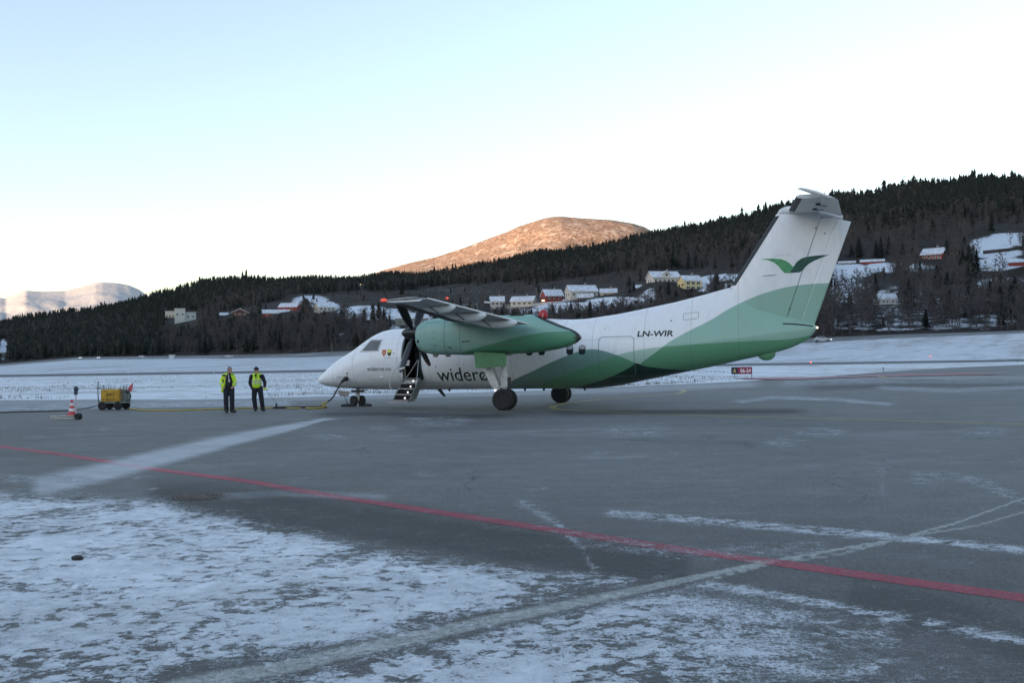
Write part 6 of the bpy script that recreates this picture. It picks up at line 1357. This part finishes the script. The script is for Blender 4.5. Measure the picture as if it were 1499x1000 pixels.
cc = MB(); M_cr = mat('cone_red', (.48,.05,.06)); M_cw = mat('cone_white', (.70,.70,.72), .5)
ck = empty('traffic_cone', e.matrix_basis @ Vector((0,0,0)), e.rotation_euler.z, 'red and white striped traffic cone standing on the flat trolley', 'cone')
_m = Matrix.Rotation(e.rotation_euler.z, 4, 'Z'); ck.location = Vector(e.location)+_m @ Vector((.74,0,.145))
b = MB(); b.bbox((-.14,-.14,0),(.14,.14,.025),.01); b.lathe([(.125,.025),(.105,.14)], 20); b.build('base_band', M_cr, ck)
b = MB(); b.lathe([(.105,.14),(.085,.235)], 20); b.build('white_band', M_cw, ck); b = MB(); b.lathe([(.085,.235),(.067,.33)], 20); b.build('middle_band', M_cr, ck)
b = MB(); b.lathe([(.067,.33),(.050,.42)], 20); b.build('white_band', M_cw, ck); b = MB(); b.lathe([(.050,.42),(.030,.53),(.022,.54)], 20); b.build('cone_top', M_cr, ck)
# ================================================================= CHOCKS, SIGN, LIGHTS, DRAIN, STONE
def chock(s, y, rz, label):
    p = pl2w(s, y, 0); b = MB(); b.loft([[Vector(q) for q in ((-.28,-.09,.0),(.28,-.09,.0),(.28,.09,.0),(-.28,.09,.0))], [Vector(q) for q in ((-.27,-.085,.05),(.27,-.085,.05),(.27,.085,.05),(-.27,.085,.05))], [Vector(q) for q in ((-.25,-.02,.10),(.25,-.02,.10),(.25,.02,.10),(-.25,.02,.10))]])
    o = b.build('wheel_chock', M_tyre); o.location = p; o.rotation_euler = (0,0,rz); b = MB(); b.tube([(-.1,.0,.10),(-.1,.0,.13),(.1,.0,.13),(.1,.0,.10)], .012, 6); b.build('handle', M_boot, o); return tag(o, label, 'chock')
chock(1.62,-.42,.05,'black chock in front of the turned nose wheels'); chock(2.28,-.05,-.05,'black chock behind the turned nose wheels')
sg = gnd(1086, 556.2); ang = math.atan2(0, 1); W2, Hs = 1.08, .72
e = empty('taxiway_sign', (sg.x, sg.y, zland(sg.x, sg.y)), .0, 'low taxiway sign with yellow A on black and white 06-24 on red', 'sign')
b = MB(); b.box((-W2,-.05,.42),(-.42,.05,1.16)); b.build('black_panel', mat('sign_black', (.012,.016,.03), .5), e)
b = MB(); b.box((-.415,-.05,.42),(W2,.05,1.16)); b.build('red_panel', mat('sign_red', (.24,.012,.05), .5), e)
def sgn(body, x0, x1, z0, z1, mt, nm):
    cu = bpy.data.curves.new('t', 'FONT'); cu.body = body; cu.extrude = .004; cu.offset = .02; t = bpy.data.objects.new('t', cu); COL.objects.link(t); dg = bpy.context.evaluated_depsgraph_get(); me = bpy.data.meshes.new_from_object(t.evaluated_get(dg)); bpy.data.objects.remove(t)
    co = np.empty(len(me.vertices)*3); me.vertices.foreach_get('co', co); co = co.reshape(-1, 3); a, c = co.min(0), co.max(0)
    q = np.stack([x0+(co[:,0]-a[0])/(c[0]-a[0])*(x1-x0), -.056-co[:,2]*1.0, z0+(co[:,1]-a[1])/(c[1]-a[1])*(z1-z0)], -1); me.vertices.foreach_set('co', q.ravel()); me.update(); me.materials.clear(); me.materials.append(mt)
    o = bpy.data.objects.new(nm, me); COL.objects.link(o); o.parent = e
sgn('A', -.90, -.60, .58, 1.0, mat('sign_yellow', (.60,.50,.16), .5), 'letter'); sgn('06-24', -.16, .94, .58, 1.0, mat('sign_white', (.75,.72,.74), .5), 'number')
b = MB(); b.tube([(-.75,0,-.05),(-.75,0,.42)], .03, 8); b.tube([(1.04,0,-.05),(1.04,0,.42)], .03, 8); b.build('legs', M_boot, e)
def small_light(u, v, mt, label, hpx=2.5, r=1.0, flat=None, grp=None):
    if flat: p = gnd(u, v); 
    else:
        Ds = np.linspace(60, float(field_D(u)), 500); Pz = land_z(np.full(500, float(u)), Ds); P_ = PD(u, v, Ds); i = int(np.argmin(np.abs(P_[:,2]-Pz)+ (Ds < 60)*99)); p = Vector((P_[i,0], Ds[i], Pz[i]))
    k = p.y/F; e = empty('runway_light', (p.x, p.y, p.z), 0, label, 'light', grp); b = MB(); b.lathe([(.09,0),(.06,.02),(.035,.03),(.03,hpx*k-.02)], 10); b.build('stem', M_boot, e)
    b = MB(); b.lathe([(.04,hpx*k-.02),(.4*k*r+.02,hpx*k),(.45*k*r+.02,hpx*k+.8*k*r),(.02,hpx*k+1.2*k*r)], 12); b.build('lens', mt, e)
M_am = mat('amber_lens', (.45,.30,.08), .4, var=.05); M_rd = mat('red_lens', (.9,.10,.08), .4, emit=.7, var=.03); M_pw = mat('pale_lens', (.65,.68,.70), .4)
small_light(188,549.5,M_pw,'pale runway light above the red cone of the cart',2,1.2); small_light(313,549,M_pw,'pale runway light left of the man in the jacket',2,1.2); small_light(1187,534,M_rd,'lit red runway light under the tail cone',2.5,1.9)
small_light(1298,534,M_am,'dark runway light left of the amber pair',2,1.2); small_light(1315,533,M_am,'left amber runway light of the pair right of the tail',2,1.3); small_light(1331,532,M_am,'right amber runway light of the pair right of the tail',2,1.5)
small_light(1293,545,M_boot,'dark marker light on a post at the snow edge right of the sign',5,1.6); small_light(1017,561,M_boot,'dark marker light on a post left of the taxiway sign',4,1.6,True); small_light(1490,531,M_boot,'dark runway light at the far right edge',3,1.3)
small_light(1362,524.5,M_rd,'small reddish light across the runway at the right',2,1.3)
# drain cover
dc = gnd(288, 728.5); r_ = .32; b = MB(); b.lathe([(.01,.006),(r_,.006),(r_,.012),(r_+.02,.010),(r_+.025,.002)], 48)
e = empty('drain_cover', (dc.x, dc.y, .0), 0, 'round rusty drain cover set in the asphalt at the edge of the snow', 'drain cover'); b.build('plate', mat('cast_iron', (.085,.085,.082), .8, .1, var=.5, scale=30), e)
b = MB()
for i in range(-6, 7):
    for j in range(-6, 7):
        x, y = i*.058+(.029 if j % 2 else 0), j*.058
        if x*x+y*y < (r_-.03)**2: b.bbox((x-.019,y-.019,.006),(x+.019,y+.019,.017),.004)
b.build('studs', mat('rusty_stud', (.125,.10,.085), .8, .1, var=.7, scale=25), e)
b = MB(); st = gnd(113, 820)
for i in range(7): b.ball((rng.normal()*.022, rng.normal()*.022, .012+.01*rng.random()), .022+.01*rng.random(), 8, sc=(1.2,1,.7))
o = b.build('clod', mat('dark_clod', (.03,.03,.03), .9)); o.location = (st.x, st.y, 0); tag(o, 'small dark clod lying on the snow at the lower left', 'clod')
# dead grass poking through the snow beyond the apron
Vg = []; Tg = []
for _ in range(5200):
    u = rng.uniform(-60, 1100); Da = float(apron_D(u)); D = Da+3+(float(rw_D(u))-Da-25)*rng.random()**1.8; x = (u-749.5)/F*D
    if math.sin(x*.21+D*.05)+math.sin(D*.17+x*.07)+rng.normal()*.5 < .3: continue
    z = zland(x, D)-.02; s = .10+.20*rng.random()
    for k in range(4):
        o_ = len(Vg); dx, dy = rng.normal(size=2)*.22; Vg += [(x+dx-.02, D+dy, z), (x+dx+.02, D+dy, z), (x+dx+rng.normal()*.07, D+dy, z+s*(.6+.5*rng.random()))]; Tg.append((o_, o_+1, o_+2))
tag(fast_mesh('dead_grass', np.array(Vg), np.array(Tg), mat('straw', (.17,.155,.115), .9, var=.3)), 'dead grass poking through the snow between apron and runway', 'grass', kind='stuff')
